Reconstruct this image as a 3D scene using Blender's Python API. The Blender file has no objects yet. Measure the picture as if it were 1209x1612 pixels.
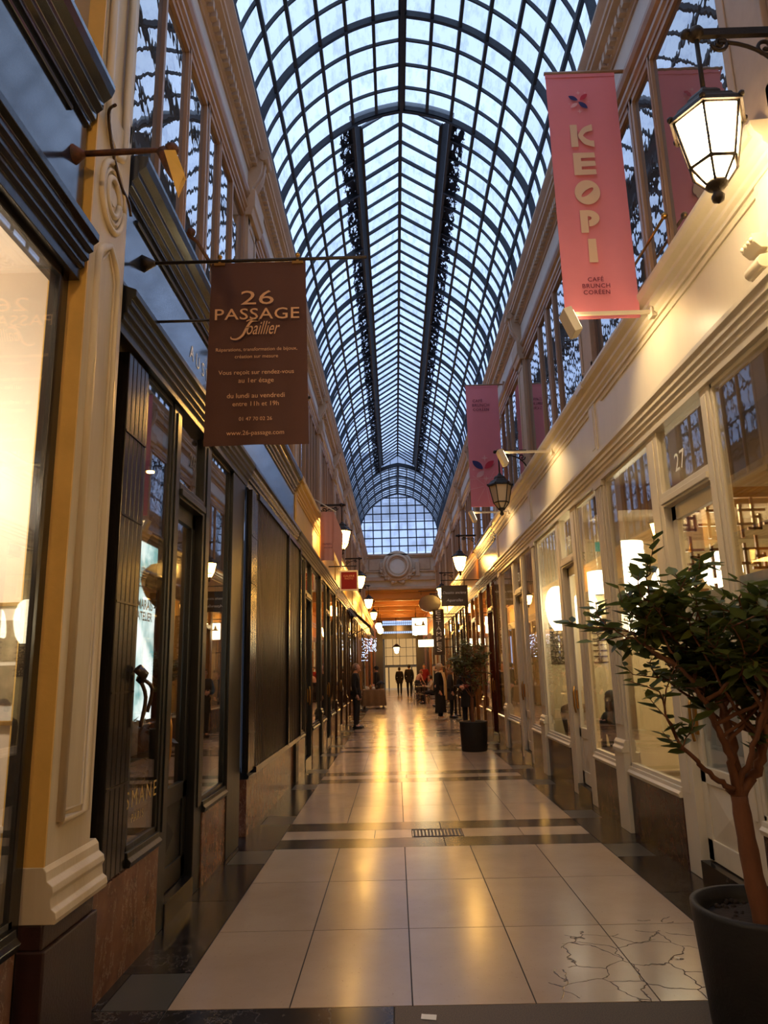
import bpy, bmesh, math, random
from math import pi, sin, cos, radians
from mathutils import Vector, Matrix
random.seed(7)
scene = bpy.context.scene
COL = scene.collection
# ------------------------------------------------------------------ dimensions (metres)
XL, XR = -1.57, 2.29          # shopfront planes of the passage, y runs along it
CX = 0.35                     # centre line
BAY = 3.84
BL0, BR0 = 3.52, 3.75         # first bay joint on each side
YEND = 38.45                  # wall that closes the high glazed part
YBACK = -4.3

# ------------------------------------------------------------------ mesh builder
class MB:
    def __init__(s):
        s.v = []; s.f = []; s.sm = []; s.mi = []; s.cur = 0
    def add(s, vs, fs, smooth=False):
        o = len(s.v); s.v += [tuple(v) for v in vs]
        for f in fs:
            s.f.append(tuple(i + o for i in f)); s.sm.append(smooth); s.mi.append(s.cur)
        return s
    def box(s, x0, x1, y0, y1, z0, z1):
        v = [(x, y, z) for x in (x0, x1) for y in (y0, y1) for z in (z0, z1)]
        return s.add(v, [(0, 1, 3, 2), (4, 6, 7, 5), (0, 4, 5, 1), (2, 3, 7, 6), (0, 2, 6, 4), (1, 5, 7, 3)])
    def quad(s, a, b, c, d):
        return s.add([a, b, c, d], [(0, 1, 2, 3)])
    def prism(s, poly, a0, a1, axis='y', smooth=False):
        n = len(poly)
        def P(p, a):
            return (p[0], a, p[1]) if axis == 'y' else ((a, p[0], p[1]) if axis == 'x' else (p[0], p[1], a))
        v = [P(p, a0) for p in poly] + [P(p, a1) for p in poly]
        f = [(i, (i + 1) % n, n + (i + 1) % n, n + i) for i in range(n)]
        o = len(s.v)
        s.add(v, f, smooth); s.add(v, [tuple(range(n)), tuple(range(n, 2 * n))]) 
        return s
    def tube(s, pts, r, n=8, caps=True, smooth=True):
        pts = [Vector(p) for p in pts]; m = len(pts)
        rs = r if isinstance(r, (list, tuple)) else [r] * m
        rings = []; up = None
        for i, p in enumerate(pts):
            t = (pts[min(i + 1, m - 1)] - pts[max(i - 1, 0)])
            t = t.normalized() if t.length > 1e-9 else Vector((0, 0, 1))
            if up is None:
                up = Vector((0, 0, 1)) if abs(t.z) < .9 else Vector((1, 0, 0))
            a = t.cross(up)
            if a.length < 1e-5: a = t.cross(Vector((0, 1, 0)))
            a.normalize(); b = a.cross(t).normalized(); up = b
            rings.append([p + (a * cos(2 * pi * k / n) + b * sin(2 * pi * k / n)) * rs[i] for k in range(n)])
        v = [q for ring in rings for q in ring]
        f = [(i * n + k, i * n + (k + 1) % n, (i + 1) * n + (k + 1) % n, (i + 1) * n + k) for i in range(m - 1) for k in range(n)]
        s.add(v, f, smooth)
        if caps: s.add(rings[0] + rings[-1], [tuple(range(n)), tuple(range(n, 2 * n))])
        return s
    def lathe(s, prof, c=(0, 0, 0), n=16, smooth=True, rot=0.0, sx=1.0, sy=1.0):
        v = []; m = len(prof)
        for (r, z) in prof:
            for k in range(n):
                a = 2 * pi * k / n + rot
                v.append((c[0] + r * cos(a) * sx, c[1] + r * sin(a) * sy, c[2] + z))
        f = [(i * n + k, i * n + (k + 1) % n, (i + 1) * n + (k + 1) % n, (i + 1) * n + k) for i in range(m - 1) for k in range(n)]
        s.add(v, f, smooth)
        if prof[0][0] > 1e-4: s.add(v[:n], [tuple(range(n))])
        if prof[-1][0] > 1e-4: s.add(v[-n:], [tuple(range(n))])
        return s
    def ball(s, c, r, n=12, m=8, sx=1, sy=1, sz=1):
        v = []; 
        for i in range(m + 1):
            th = pi * i / m
            for k in range(n):
                a = 2 * pi * k / n
                v.append((c[0] + r * sin(th) * cos(a) * sx, c[1] + r * sin(th) * sin(a) * sy, c[2] + r * cos(th) * sz))
        f = [(i * n + k, (i + 1) * n + k, (i + 1) * n + (k + 1) % n, i * n + (k + 1) % n) for i in range(m) for k in range(n)]
        return s.add(v, f, True)
    def beam(s, a, b, w, h, up=(0, 0, 1)):
        a = Vector(a); b = Vector(b); t = (b - a).normalized()
        u = Vector(up); x = t.cross(u)
        if x.length < 1e-5: x = t.cross(Vector((1, 0, 0)))
        x.normalize(); y = x.cross(t).normalized()
        v = []
        for p in (a, b):
            for (i, j) in ((-1, -1), (1, -1), (1, 1), (-1, 1)):
                v.append(p + x * (w / 2 * i) + y * (h / 2 * j))
        return s.add(v, [(0, 1, 2, 3), (4, 7, 6, 5), (0, 4, 5, 1), (1, 5, 6, 2), (2, 6, 7, 3), (3, 7, 4, 0)])
    def mesh(s, mb, fn=None):
        o = len(s.v)
        s.v += [tuple(fn(v)) if fn else v for v in mb.v]
        for f, sm in zip(mb.f, mb.sm):
            s.f.append(tuple(i + o for i in f)); s.sm.append(sm); s.mi.append(s.cur)
        return s
    def map(s, fn):
        s.v = [tuple(fn(v)) for v in s.v]; return s
    def build(s, name, mat, parent=None, bevel=0.0, world=True):
        me = bpy.data.meshes.new(name)
        off = ORIG.get(root_of(parent), Vector((0, 0, 0))) if (parent and world) else Vector((0, 0, 0))
        me.from_pydata([Vector(v) - off for v in s.v], [], s.f)
        mats = mat if isinstance(mat, (list, tuple)) else [mat]
        for m in mats: me.materials.append(m)
        for p, sm, mi in zip(me.polygons, s.sm, s.mi):
            p.use_smooth = sm; p.material_index = min(mi, len(mats) - 1)
        bm = bmesh.new(); bm.from_mesh(me)
        bmesh.ops.remove_doubles(bm, verts=bm.verts, dist=1e-5)
        bmesh.ops.recalc_face_normals(bm, faces=bm.faces); bm.to_mesh(me); bm.free()
        o = bpy.data.objects.new(name, me); COL.objects.link(o)
        if parent: o.parent = parent
        if bevel > 0:
            b = o.modifiers.new('bevel', 'BEVEL'); b.width = bevel; b.segments = 2; b.limit_method = 'ANGLE'
        return o

ORIG = {}
def root_of(o):
    while o is not None and o.parent is not None: o = o.parent
    return o.name if o is not None else None
def tag(o, label=None, cat=None, group=None, kind=None):
    if label: o['label'] = label
    if cat: o['category'] = cat
    if group: o['group'] = group
    if kind: o['kind'] = kind
    return o
def empty(name, loc=(0, 0, 0), label=None, cat=None, group=None, kind=None):
    o = bpy.data.objects.new(name, None); COL.objects.link(o)
    o.location = loc; o.empty_display_size = .1
    ORIG[o.name] = Vector(loc)
    return tag(o, label, cat, group, kind)
def copy_tree(o, parent=None):
    c = o.copy(); COL.objects.link(c)
    if parent is not None: c.parent = parent
    for ch in [x for x in bpy.data.objects if x.parent == o]:
        copy_tree(ch, c)
    return c
def side(sd):
    """(d, y, z) -> world, d metres out of the shop plane into the passage"""
    return (lambda v: (XL + v[0], v[1], v[2])) if sd == 'L' else (lambda v: (XR - v[0], v[1], v[2]))

# ------------------------------------------------------------------ lettering
def text_mb(body, size=1.0, shear=0.0, bold=0.0, spacing=1.0, align='CENTER', depth=0.0):
    cu = bpy.data.curves.new('txt', 'FONT'); cu.body = body; cu.size = size; cu.shear = shear
    cu.offset = bold; cu.space_character = spacing; cu.align_x = align; cu.align_y = 'BOTTOM_BASELINE'
    cu.resolution_u = 3; cu.extrude = depth
    ob = bpy.data.objects.new('txt', cu); COL.objects.link(ob)
    bpy.context.view_layer.update()
    dg = bpy.context.evaluated_depsgraph_get()
    me = ob.evaluated_get(dg).to_mesh()
    mb = MB(); mb.add([v.co[:] for v in me.vertices], [tuple(p.vertices) for p in me.polygons])
    ob.evaluated_get(dg).to_mesh_clear()
    bpy.data.objects.remove(ob); bpy.data.curves.remove(cu)
    return mb
def stroke2d(pts, w):
    """flat ribbon along 2-D points (u,v), w per point"""
    mb = MB(); n = len(pts); ws = w if isinstance(w, (list, tuple)) else [w] * n
    vs = []
    for i in range(n):
        a = pts[max(i - 1, 0)]; b = pts[min(i + 1, n - 1)]
        tx, ty = b[0] - a[0], b[1] - a[1]; l = math.hypot(tx, ty) or 1
        nx, ny = -ty / l, tx / l
        vs.append((pts[i][0] + nx * ws[i] / 2, pts[i][1] + ny * ws[i] / 2, 0)); vs.append((pts[i][0] - nx * ws[i] / 2, pts[i][1] - ny * ws[i] / 2, 0))
    mb.add(vs, [(2 * i, 2 * i + 1, 2 * i + 3, 2 * i + 2) for i in range(n - 1)])
    return mb
def spline2d(pts, sub=6):
    out = []
    P = [pts[0]] + list(pts) + [pts[-1]]
    for i in range(1, len(P) - 2):
        p0, p1, p2, p3 = P[i - 1], P[i], P[i + 1], P[i + 2]
        for k in range(sub):
            t = k / sub
            out.append(tuple(.5 * ((2 * p1[j]) + (-p0[j] + p2[j]) * t + (2 * p0[j] - 5 * p1[j] + 4 * p2[j] - p3[j]) * t * t + (-p0[j] + 3 * p1[j] - 3 * p2[j] + p3[j]) * t ** 3) for j in range(len(p1))))
    out.append(tuple(pts[-1])); return out

# ------------------------------------------------------------------ materials
def lin(c):
    return tuple(((x / 255) / 12.92 if x / 255 <= .04045 else ((x / 255 + .055) / 1.055) ** 2.4) for x in c) + (1.0,)
def nt(name):
    m = bpy.data.materials.new(name); m.use_nodes = True
    t = m.node_tree; t.nodes.clear()
    return m, t, t.nodes.new('ShaderNodeOutputMaterial')
def N(t, kind, **kw):
    n = t.nodes.new(kind)
    for k, v in kw.items():
        if k in ('inputs',):
            for kk, vv in v.items(): n.inputs[kk].default_value = vv
        else: setattr(n, k, v)
    return n
def noise(t, scale, detail=4, rough=.55, stretch=None):
    tc = N(t, 'ShaderNodeTexCoord'); n = N(t, 'ShaderNodeTexNoise', inputs={'Scale': scale, 'Detail': detail, 'Roughness': rough})
    if stretch:
        mp = N(t, 'ShaderNodeMapping'); mp.inputs['Scale'].default_value = stretch
        t.links.new(tc.outputs['Object'], mp.inputs['Vector']); t.links.new(mp.outputs['Vector'], n.inputs['Vector'])
    else: t.links.new(tc.outputs['Object'], n.inputs['Vector'])
    return n
def ramp(t, src, stops):
    r = N(t, 'ShaderNodeValToRGB'); e = r.color_ramp.elements
    while len(e) > len(stops): e.remove(e[-1])
    while len(e) < len(stops): e.new(.5)
    for el, (p, c) in zip(e, stops):
        el.position = p; el.color = c if len(c) == 4 else tuple(c) + (1,)
    t.links.new(src, r.inputs['Fac']); return r
def mixc(t, fac, a, b, mode='MIX'):
    m = N(t, 'ShaderNodeMix', data_type='RGBA', blend_type=mode)
    for key, val in (('Factor', fac), ('A', a), ('B', b)):
        sock = [s for s in m.inputs if s.name == key and (s.type == 'RGBA' or key == 'Factor' and s.type == 'VALUE')][0]
        if hasattr(val, 'default_value') or hasattr(val, 'links'): t.links.new(val, sock)
        else: sock.default_value = val
    return [o for o in m.outputs if o.type == 'RGBA'][0]
def P(name, col, rough=.5, metal=0.0, var=.18, scale=6, bump=.0, bscale=40, stretch=None, spec=.5, coat=0.0, col2=None, island=0.0, emit=None):
    m, t, out = nt(name)
    b = N(t, 'ShaderNodeBsdfPrincipled'); c = lin(col)
    c2 = lin(col2) if col2 else tuple(x * (1 - var) for x in c[:3]) + (1,)
    n = noise(t, scale, 5, .6, stretch)
    r = ramp(t, n.outputs['Fac'], [(.3, c2), (.68, c)])
    colout = r.outputs['Color']
    if island:
        g = N(t, 'ShaderNodeNewGeometry')
        hv = N(t, 'ShaderNodeHueSaturation'); mr = N(t, 'ShaderNodeMapRange', inputs={'To Min': 1 - island, 'To Max': 1 + island * .6})
        t.links.new(g.outputs['Random Per Island'], mr.inputs['Value']); t.links.new(mr.outputs['Result'], hv.inputs['Value'])
        t.links.new(colout, hv.inputs['Color']); colout = hv.outputs['Color']
    t.links.new(colout, b.inputs['Base Color'])
    b.inputs['Roughness'].default_value = rough; b.inputs['Metallic'].default_value = metal
    b.inputs['Specular IOR Level'].default_value = spec; b.inputs['Coat Weight'].default_value = coat; b.inputs['Coat Roughness'].default_value = .08
    if emit:
        b.inputs['Emission Color'].default_value = lin(emit[0]); b.inputs['Emission Strength'].default_value = emit[1]
    if bump:
        bn = noise(t, bscale, 4, .6, stretch); bu = N(t, 'ShaderNodeBump', inputs={'Strength': bump, 'Distance': .01})
        t.links.new(bn.outputs['Fac'], bu.inputs['Height']); t.links.new(bu.outputs['Normal'], b.inputs['Normal'])
    t.links.new(b.outputs['BSDF'], out.inputs['Surface'])
    return m
def EM(name, col, strength):
    m, t, out = nt(name); e = N(t, 'ShaderNodeEmission'); e.inputs['Color'].default_value = lin(col); e.inputs['Strength'].default_value = strength
    t.links.new(e.outputs['Emission'], out.inputs['Surface']); return m
def glass(name, f0=.09, tint=(.93, .95, .95), wav=0.0, wscale=4, wstretch=(1, 1, 1), dark=None, gcol=(1, 1, 1)):
    m, t, out = nt(name)
    g = N(t, 'ShaderNodeBsdfGlossy', inputs={'Roughness': .0}); g.inputs['Color'].default_value = gcol + (1,)
    if dark: tr = N(t, 'ShaderNodeBsdfDiffuse'); tr.inputs['Color'].default_value = dark + (1,)
    else: tr = N(t, 'ShaderNodeBsdfTransparent'); tr.inputs['Color'].default_value = tint + (1,)
    lw = N(t, 'ShaderNodeLayerWeight', inputs={'Blend': .5})
    pw = N(t, 'ShaderNodeMath', operation='POWER', inputs={1: 4.0}); t.links.new(lw.outputs['Facing'], pw.inputs[0])
    mu = N(t, 'ShaderNodeMath', operation='MULTIPLY_ADD', use_clamp=True, inputs={1: 1 - f0, 2: f0})
    t.links.new(pw.outputs[0], mu.inputs[0])
    mx = N(t, 'ShaderNodeMixShader'); t.links.new(mu.outputs[0], mx.inputs['Fac'])
    t.links.new(tr.outputs[0], mx.inputs[1]); t.links.new(g.outputs[0], mx.inputs[2])
    if wav:
        n = noise(t, wscale, 2, .5, wstretch); bu = N(t, 'ShaderNodeBump', inputs={'Strength': wav, 'Distance': .02})
        t.links.new(n.outputs['Fac'], bu.inputs['Height']); t.links.new(bu.outputs['Normal'], g.inputs['Normal'])
    t.links.new(mx.outputs[0], out.inputs['Surface']); return m

def marble(name, base, vein, dark, rough=.24, scale=3.0):
    m, t, out = nt(name); b = N(t, 'ShaderNodeBsdfPrincipled')
    n1 = noise(t, scale, 8, .65); r1 = ramp(t, n1.outputs['Fac'], [(.3, lin(dark)), (.55, lin(base)), (.75, lin(tuple(min(255, x * 1.2) for x in base)))])
    n2 = noise(t, scale * 1.6, 6, .7, (1, .7, .35)); r2 = ramp(t, n2.outputs['Fac'], [(.505, (0, 0, 0)), (.52, (.55, .55, .55)), (.535, (0, 0, 0))])
    n3 = noise(t, scale * 7, 3, .6, (1, 1, .4)); r3 = ramp(t, n3.outputs['Fac'], [(.66, (0, 0, 0)), (.78, (.3, .3, .3))])
    c = mixc(t, r2.outputs['Color'], r1.outputs['Color'], lin(vein)); c = mixc(t, r3.outputs['Color'], c, lin(vein))
    t.links.new(c, b.inputs['Base Color']); b.inputs['Roughness'].default_value = rough; b.inputs['Specular IOR Level'].default_value = .22
    t.links.new(b.outputs[0], out.inputs['Surface']); return m

MT = {}
MT['cream'] = P('cream_paint', (226, 212, 184), .32, var=.1, scale=3, bump=.12, bscale=30, stretch=(1, 1, .15))
MT['cream_old'] = P('old_cream_paint', (208, 190, 158), .42, var=.16, scale=4, bump=.25, bscale=24, stretch=(1, 1, .12), col2=(188, 166, 128))
MT['ochre'] = P('ochre_lamplit_paint', (228, 180, 92), .42, var=.15, scale=5, bump=.15, bscale=30)  # carries the yellow lamplight of the pilaster return and the left fascias
MT['stone'] = P('beige_stucco', (190, 162, 134), .62, var=.16, scale=4, bump=.15, bscale=50)
MT['stone_lt'] = P('pale_stucco', (206, 194, 178), .7, var=.1, scale=5, bump=.12, bscale=60)
MT['wood_up'] = P('varnished_joinery', (170, 132, 98), .4, var=.25, scale=5, bump=.12, bscale=30, stretch=(1, 1, .1))
MT['black'] = P('black_gloss_paint', (26, 23, 20), .2, var=.3, scale=6, bump=.12, bscale=26, stretch=(1, 1, .15), spec=.6)
MT['green'] = P('dark_green_paint', (28, 26, 20), .36, var=.3, scale=6, bump=.15, bscale=26, stretch=(1, 1, .12))
MT['navy'] = P('blue_black_gloss_fascia', (38, 44, 56), .16, var=.2, scale=4, bump=.04, bscale=10, spec=.8, coat=.5)
MT['brownp'] = P('brown_gloss_paint', (66, 44, 28), .24, var=.25, scale=5, bump=.1, bscale=26, stretch=(1, 1, .15))
MT['canvas'] = P('dark_canvas', (56, 38, 28), .9, var=.2)
MT['shutter'] = P('dark_brown_shutter_iron', (38, 25, 18), .36, var=.4, scale=5, bump=.1, bscale=20, stretch=(1, 1, .2), spec=.4)
MT['mahog'] = P('mahogany_paint', (84, 30, 16), .22, var=.3, scale=5, bump=.06, bscale=26, stretch=(1, 1, .15), coat=.3)
MT['oak'] = P('golden_oak_paint', (150, 100, 46), .28, var=.25, scale=5, bump=.08, bscale=26, stretch=(1, 1, .15), coat=.2)
MT['greyp'] = P('grey_green_paint', (104, 106, 90), .35, var=.2, scale=5, bump=.08, bscale=26)
MT['iron'] = P('dark_iron', (22, 24, 30), .5, var=.4, scale=12, bump=.2, bscale=60, col2=(12, 13, 17))
MT['iron_blue'] = P('blue_black_iron', (30, 38, 48), .55, var=.4, scale=16, bump=.2, bscale=60, col2=(16, 18, 24))
MT['rust'] = P('rusty_iron', (104, 58, 30), .7, var=.4, scale=20, bump=.5, bscale=60, col2=(48, 28, 18))
MT['lampmetal'] = P('bronze_lamp_metal', (52, 40, 28), .5, metal=.4, var=.3, scale=20, bump=.3, bscale=80)
MT['brass'] = P('brass', (190, 140, 70), .3, metal=1, var=.1)
MT['gold'] = P('gilt_frame', (176, 138, 78), .35, metal=.7, var=.2, scale=20)
MT['chrome'] = P('worn_metal', (150, 146, 138), .35, metal=.9, var=.2, scale=30)
MT['plinth_red'] = marble('red_marble', (112, 72, 50), (176, 140, 110), (84, 50, 34), scale=5.0)
MT['plinth_dk'] = marble('dark_red_marble', (66, 38, 30), (134, 100, 84), (40, 22, 18), scale=5.5)
MT['plinth_plain'] = P('brown_painted_plinth', (58, 34, 28), .4, var=.25, scale=8, bump=.2, bscale=60)
MT['white'] = P('white_paint', (226, 216, 196), .4, var=.06)
MT['plaster'] = P('shop_wall_plaster', (222, 204, 164), .7, var=.05, scale=2)
MT['plaster_w'] = P('warm_white_wall', (240, 224, 204), .7, var=.04, scale=2)
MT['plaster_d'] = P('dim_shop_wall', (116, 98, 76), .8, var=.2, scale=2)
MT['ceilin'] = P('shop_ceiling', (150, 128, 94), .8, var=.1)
MT['floorin'] = P('shop_floor', (96, 76, 58), .35, var=.2)
MT['glass'] = glass('shop_glass', .10)
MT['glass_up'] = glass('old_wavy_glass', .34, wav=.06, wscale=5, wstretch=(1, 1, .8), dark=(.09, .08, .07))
MT['film'] = P('frosted_film', (214, 214, 204), .5, var=.03, scale=1)
MT['soil'] = P('potting_soil', (52, 38, 28), .9, var=.5, scale=30, bump=.8, bscale=60)
MT['pot'] = P('dark_cement_pot', (27, 24, 20), .6, var=.35, scale=9, bump=.2, bscale=60, col2=(17, 15, 13))
def leaf_mat(name, c, c2):
    m, t, out = nt(name); b = N(t, 'ShaderNodeBsdfPrincipled'); tl = N(t, 'ShaderNodeBsdfTranslucent')
    g = N(t, 'ShaderNodeNewGeometry'); n = noise(t, 7, 3, .6); ad = N(t, 'ShaderNodeMath', operation='MULTIPLY_ADD', inputs={1: .5}); t.links.new(n.outputs['Fac'], ad.inputs[0])
    hf = N(t, 'ShaderNodeMath', operation='MULTIPLY', inputs={1: .5}); t.links.new(g.outputs['Random Per Island'], hf.inputs[0]); t.links.new(hf.outputs[0], ad.inputs[2])
    r = ramp(t, ad.outputs[0], [(.2, lin(c2)), (.75, lin(c))]); t.links.new(r.outputs['Color'], b.inputs['Base Color']); t.links.new(r.outputs['Color'], tl.inputs['Color'])
    b.inputs['Roughness'].default_value = .42; b.inputs['Specular IOR Level'].default_value = .4
    mx = N(t, 'ShaderNodeMixShader', inputs={'Fac': .35}); t.links.new(b.outputs[0], mx.inputs[1]); t.links.new(tl.outputs[0], mx.inputs[2]); t.links.new(mx.outputs[0], out.inputs['Surface']); return m
MT['bark'] = P('brown_bark', (112, 68, 40), .8, var=.35, scale=14, bump=.5, bscale=40, stretch=(1, 1, .3))
MT['leaf'] = leaf_mat('glossy_leaf', (112, 122, 58), (58, 70, 32))
MT['leaf2'] = leaf_mat('olive_leaf', (136, 138, 84), (84, 90, 52))
MT['pink'] = P('pink_banner_cloth', (236, 138, 146), .75, var=.06, scale=3, bump=.15, bscale=200)
MT['pink_pale'] = P('pale_pink_cloth', (226, 160, 138), .75, var=.08, scale=3, bump=.15, bscale=200)
MT['brown_cloth'] = P('brown_banner_cloth', (84, 46, 28), .7, var=.12, scale=3, bump=.15, bscale=200)
MT['let_beige'] = P('beige_lettering', (222, 168, 120), .6, var=.05)
MT['let_cream'] = P('cream_lettering', (236, 196, 160), .6, var=.03)
MT['let_red'] = P('dark_red_lettering', (118, 30, 52), .6, var=.03)
MT['let_white'] = P('white_lettering', (240, 236, 224), .5, var=.02)
MT['let_black'] = P('black_lettering', (14, 12, 11), .4, var=.02)
MT['let_gold'] = P('gold_lettering', (206, 176, 96), .35, metal=.4, var=.05)
MT['navy_ink'] = P('navy_ink', (42, 36, 96), .6, var=.03)
MT['red_ink'] = P('red_ink', (206, 44, 66), .6, var=.03)
MT['pink_ink'] = P('pale_pink_ink', (240, 176, 176), .6, var=.03)
MT['skin'] = P('skin', (212, 160, 132), .5, var=.06)
MT['skin2'] = P('fair_skin', (224, 174, 148), .5, var=.06)
MT['coat_black'] = P('black_wool', (20, 18, 18), .85, var=.3, scale=30, bump=.2, bscale=120)
MT['coat_grey'] = P('charcoal_cloth', (44, 42, 44), .8, var=.3, scale=30, bump=.2, bscale=120)
MT['coat_brown'] = P('brown_tweed', (108, 88, 66), .85, var=.4, scale=60, bump=.2, bscale=120)
MT['coat_red'] = P('red_cloth', (142, 22, 26), .8, var=.2)
MT['denim'] = P('dark_trousers', (26, 25, 30), .85, var=.3, scale=30)
MT['beige_cloth'] = P('beige_knit', (196, 174, 146), .85, var=.15, scale=40, bump=.3, bscale=120)
MT['scarf'] = P('cream_scarf', (236, 214, 178), .85, var=.1, scale=20, bump=.3, bscale=120)
MT['shoe'] = P('black_shoe', (18, 16, 15), .4, var=.2)
MT['shoe_w'] = P('pale_trainer', (206, 196, 182), .5, var=.1)
MT['hair_grey'] = P('grey_hair', (132, 112, 98), .7, var=.3, scale=60)
MT['hair_blond'] = P('fair_hair', (158, 112, 66), .65, var=.3, scale=60)
MT['hair_dark'] = P('dark_hair', (26, 19, 16), .55, var=.3, scale=60)
MT['eye'] = P('dark_eye', (20, 14, 12), .2, var=.02)
MT['lip'] = P('lips', (168, 96, 86), .5, var=.02)
MT['chairwood'] = P('dark_bentwood', (62, 36, 22), .4, var=.2)
MT['tablecloth'] = P('brown_tablecloth', (122, 92, 62), .85, var=.25, scale=10, bump=.2, bscale=60)
MT['paper'] = P('paper', (226, 220, 210), .8, var=.03)
MT['orange_wood'] = P('orange_ceiling_wood', (186, 132, 76), .5, var=.2, scale=3, stretch=(.3, 1, 1))
MT['far_stone'] = P('warm_far_stucco', (190, 132, 76), .6, var=.15)
# luminous things
MT['lamp_pane'] = EM('lit_lamp_glass', (255, 190, 92), 34.0)
MT['lamp_pane_w'] = EM('bright_lit_lamp_glass', (255, 222, 168), 34.0)
MT['lamp_off'] = P('milky_lamp_glass', (212, 186, 150), .3, var=.05)
MT['flood_led'] = EM('flood_led', (255, 222, 168), 6.0)
MT['paper_lamp'] = EM('lit_paper', (255, 232, 188), 5.0)
MT['paper_lamp_off'] = P('unlit_paper', (226, 210, 170), .7, var=.05)
MT['bulb'] = EM('warm_bulb', (255, 190, 90), 40.0)
MT['sign_lit'] = EM('lit_sign', (255, 232, 176), 5.0)
MT['led_blue'] = EM('blue_white_leds', (190, 214, 255), 5.0)
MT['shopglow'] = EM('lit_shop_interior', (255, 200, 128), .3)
MT['exit'] = EM('green_exit_sign', (90, 150, 110), .7)
# ================================================================== WORLD
w = bpy.data.worlds.new('sky'); scene.world = w; w.use_nodes = True
wt = w.node_tree; bg = wt.nodes['Background']
tc = N(wt, 'ShaderNodeTexCoord'); sp = N(wt, 'ShaderNodeSeparateXYZ'); wt.links.new(tc.outputs['Generated'], sp.inputs[0])
wr = ramp(wt, sp.outputs['Z'], [(.0, (.30, .40, .66)), (.35, (.44, .60, .98)), (1.0, (.58, .75, 1.0))])
wt.links.new(wr.outputs['Color'], bg.inputs['Color']); bg.inputs['Strength'].default_value = 1.0

# ================================================================== FLOOR
def tile_mat():
    m, t, out = nt('limestone_paving'); b = N(t, 'ShaderNodeBsdfPrincipled')
    n1 = noise(t, 1.6, 6, .6); r1 = ramp(t, n1.outputs['Fac'], [(.3, lin((164, 139, 115))), (.7, lin((178, 154, 130)))])
    n2 = noise(t, 60, 3, .7, (1, .5, 1)); r2 = ramp(t, n2.outputs['Fac'], [(.24, (.7, .66, .6)), (.38, (1, 1, 1))])
    c = mixc(t, .8, r1.outputs['Color'], r2.outputs['Color'], 'MULTIPLY')
    g = N(t, 'ShaderNodeNewGeometry'); mr = N(t, 'ShaderNodeMapRange', inputs={'To Min': .88, 'To Max': 1.06})
    t.links.new(g.outputs['Random Per Island'], mr.inputs['Value'])
    hv = N(t, 'ShaderNodeHueSaturation'); t.links.new(mr.outputs['Result'], hv.inputs['Value']); t.links.new(c, hv.inputs['Color'])
    # cracks in the worn slabs near the potted tree
    tcn = N(t, 'ShaderNodeTexCoord'); wn = N(t, 'ShaderNodeTexNoise', inputs={'Scale': 2.5, 'Detail': 4})
    t.links.new(tcn.outputs['Object'], wn.inputs['Vector'])
    ad = N(t, 'ShaderNodeMixRGB', inputs={'Fac': .25}); t.links.new(tcn.outputs['Object'], ad.inputs[1]); t.links.new(wn.outputs['Color'], ad.inputs[2])
    vo = N(t, 'ShaderNodeTexVoronoi', feature='DISTANCE_TO_EDGE', inputs={'Scale': 5.6}); t.links.new(ad.outputs[0], vo.inputs['Vector'])
    cr = ramp(t, vo.outputs['Distance'], [(.0, (1, 1, 1)), (.017, (0, 0, 0))])
    dm = N(t, 'ShaderNodeVectorMath', operation='DISTANCE'); dm.inputs[1].default_value = (1.45, 4.25, 0); t.links.new(tcn.outputs['Object'], dm.inputs[0])
    dn = N(t, 'ShaderNodeMath', operation='ADD'); t.links.new(dm.outputs['Value'], dn.inputs[0])
    ns = N(t, 'ShaderNodeTexNoise', inputs={'Scale': 3.2, 'Detail': 2}); t.links.new(tcn.outputs['Object'], ns.inputs['Vector'])
    sc = N(t, 'ShaderNodeMath', operation='MULTIPLY', inputs={1: 1.5}); t.links.new(ns.outputs['Fac'], sc.inputs[0]); t.links.new(sc.outputs[0], dn.inputs[1])
    mk = ramp(t, dn.outputs[0], [(.0, (1, 1, 1)), (1.0, (0, 0, 0))]); mk.color_ramp.interpolation = 'CONSTANT'; mk.color_ramp.elements[1].position = .999
    mr2 = N(t, 'ShaderNodeMath', operation='LESS_THAN', inputs={1: 1.42}); t.links.new(dn.outputs[0], mr2.inputs[0])
    mm = N(t, 'ShaderNodeMath', operation='MULTIPLY'); t.links.new(cr.outputs['Color'], mm.inputs[0]); t.links.new(mr2.outputs[0], mm.inputs[1])
    cf = mixc(t, mm.outputs[0], hv.outputs['Color'], lin((58, 42, 32)))
    t.links.new(cf, b.inputs['Base Color'])
    n3 = noise(t, 3.0, 4, .6); rr = N(t, 'ShaderNodeMapRange', inputs={'To Min': .15, 'To Max': .26}); t.links.new(n3.outputs['Fac'], rr.inputs['Value'])
    t.links.new(rr.outputs['Result'], b.inputs['Roughness']); b.inputs['Specular IOR Level'].default_value = .42
    n4 = noise(t, 2.2, 2, .5); bu = N(t, 'ShaderNodeBump', inputs={'Strength': .05, 'Distance': .02}); t.links.new(n4.outputs['Fac'], bu.inputs['Height'])
    bu2 = N(t, 'ShaderNodeBump', inputs={'Strength': .5, 'Distance': .004}, invert=True); t.links.new(mm.outputs[0], bu2.inputs['Height']); t.links.new(bu.outputs['Normal'], bu2.inputs['Normal'])
    t.links.new(bu2.outputs['Normal'], b.inputs['Normal'])
    t.links.new(b.outputs[0], out.inputs['Surface']); return m
FT = tile_mat()
F_dark = marble('dark_border_stone', (34, 30, 28), (96, 88, 82), (20, 18, 17), rough=.2, scale=1.6)
F_green = P('grey_green_slab', (70, 68, 60), .3, var=.2, scale=3)
F_joint = P('dirty_joint', (36, 27, 21), .8, var=.3, scale=20)
F_gran = P('speckled_grey_slab', (96, 78, 62), .6, var=.5, scale=160, col2=(48, 38, 31))
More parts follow.
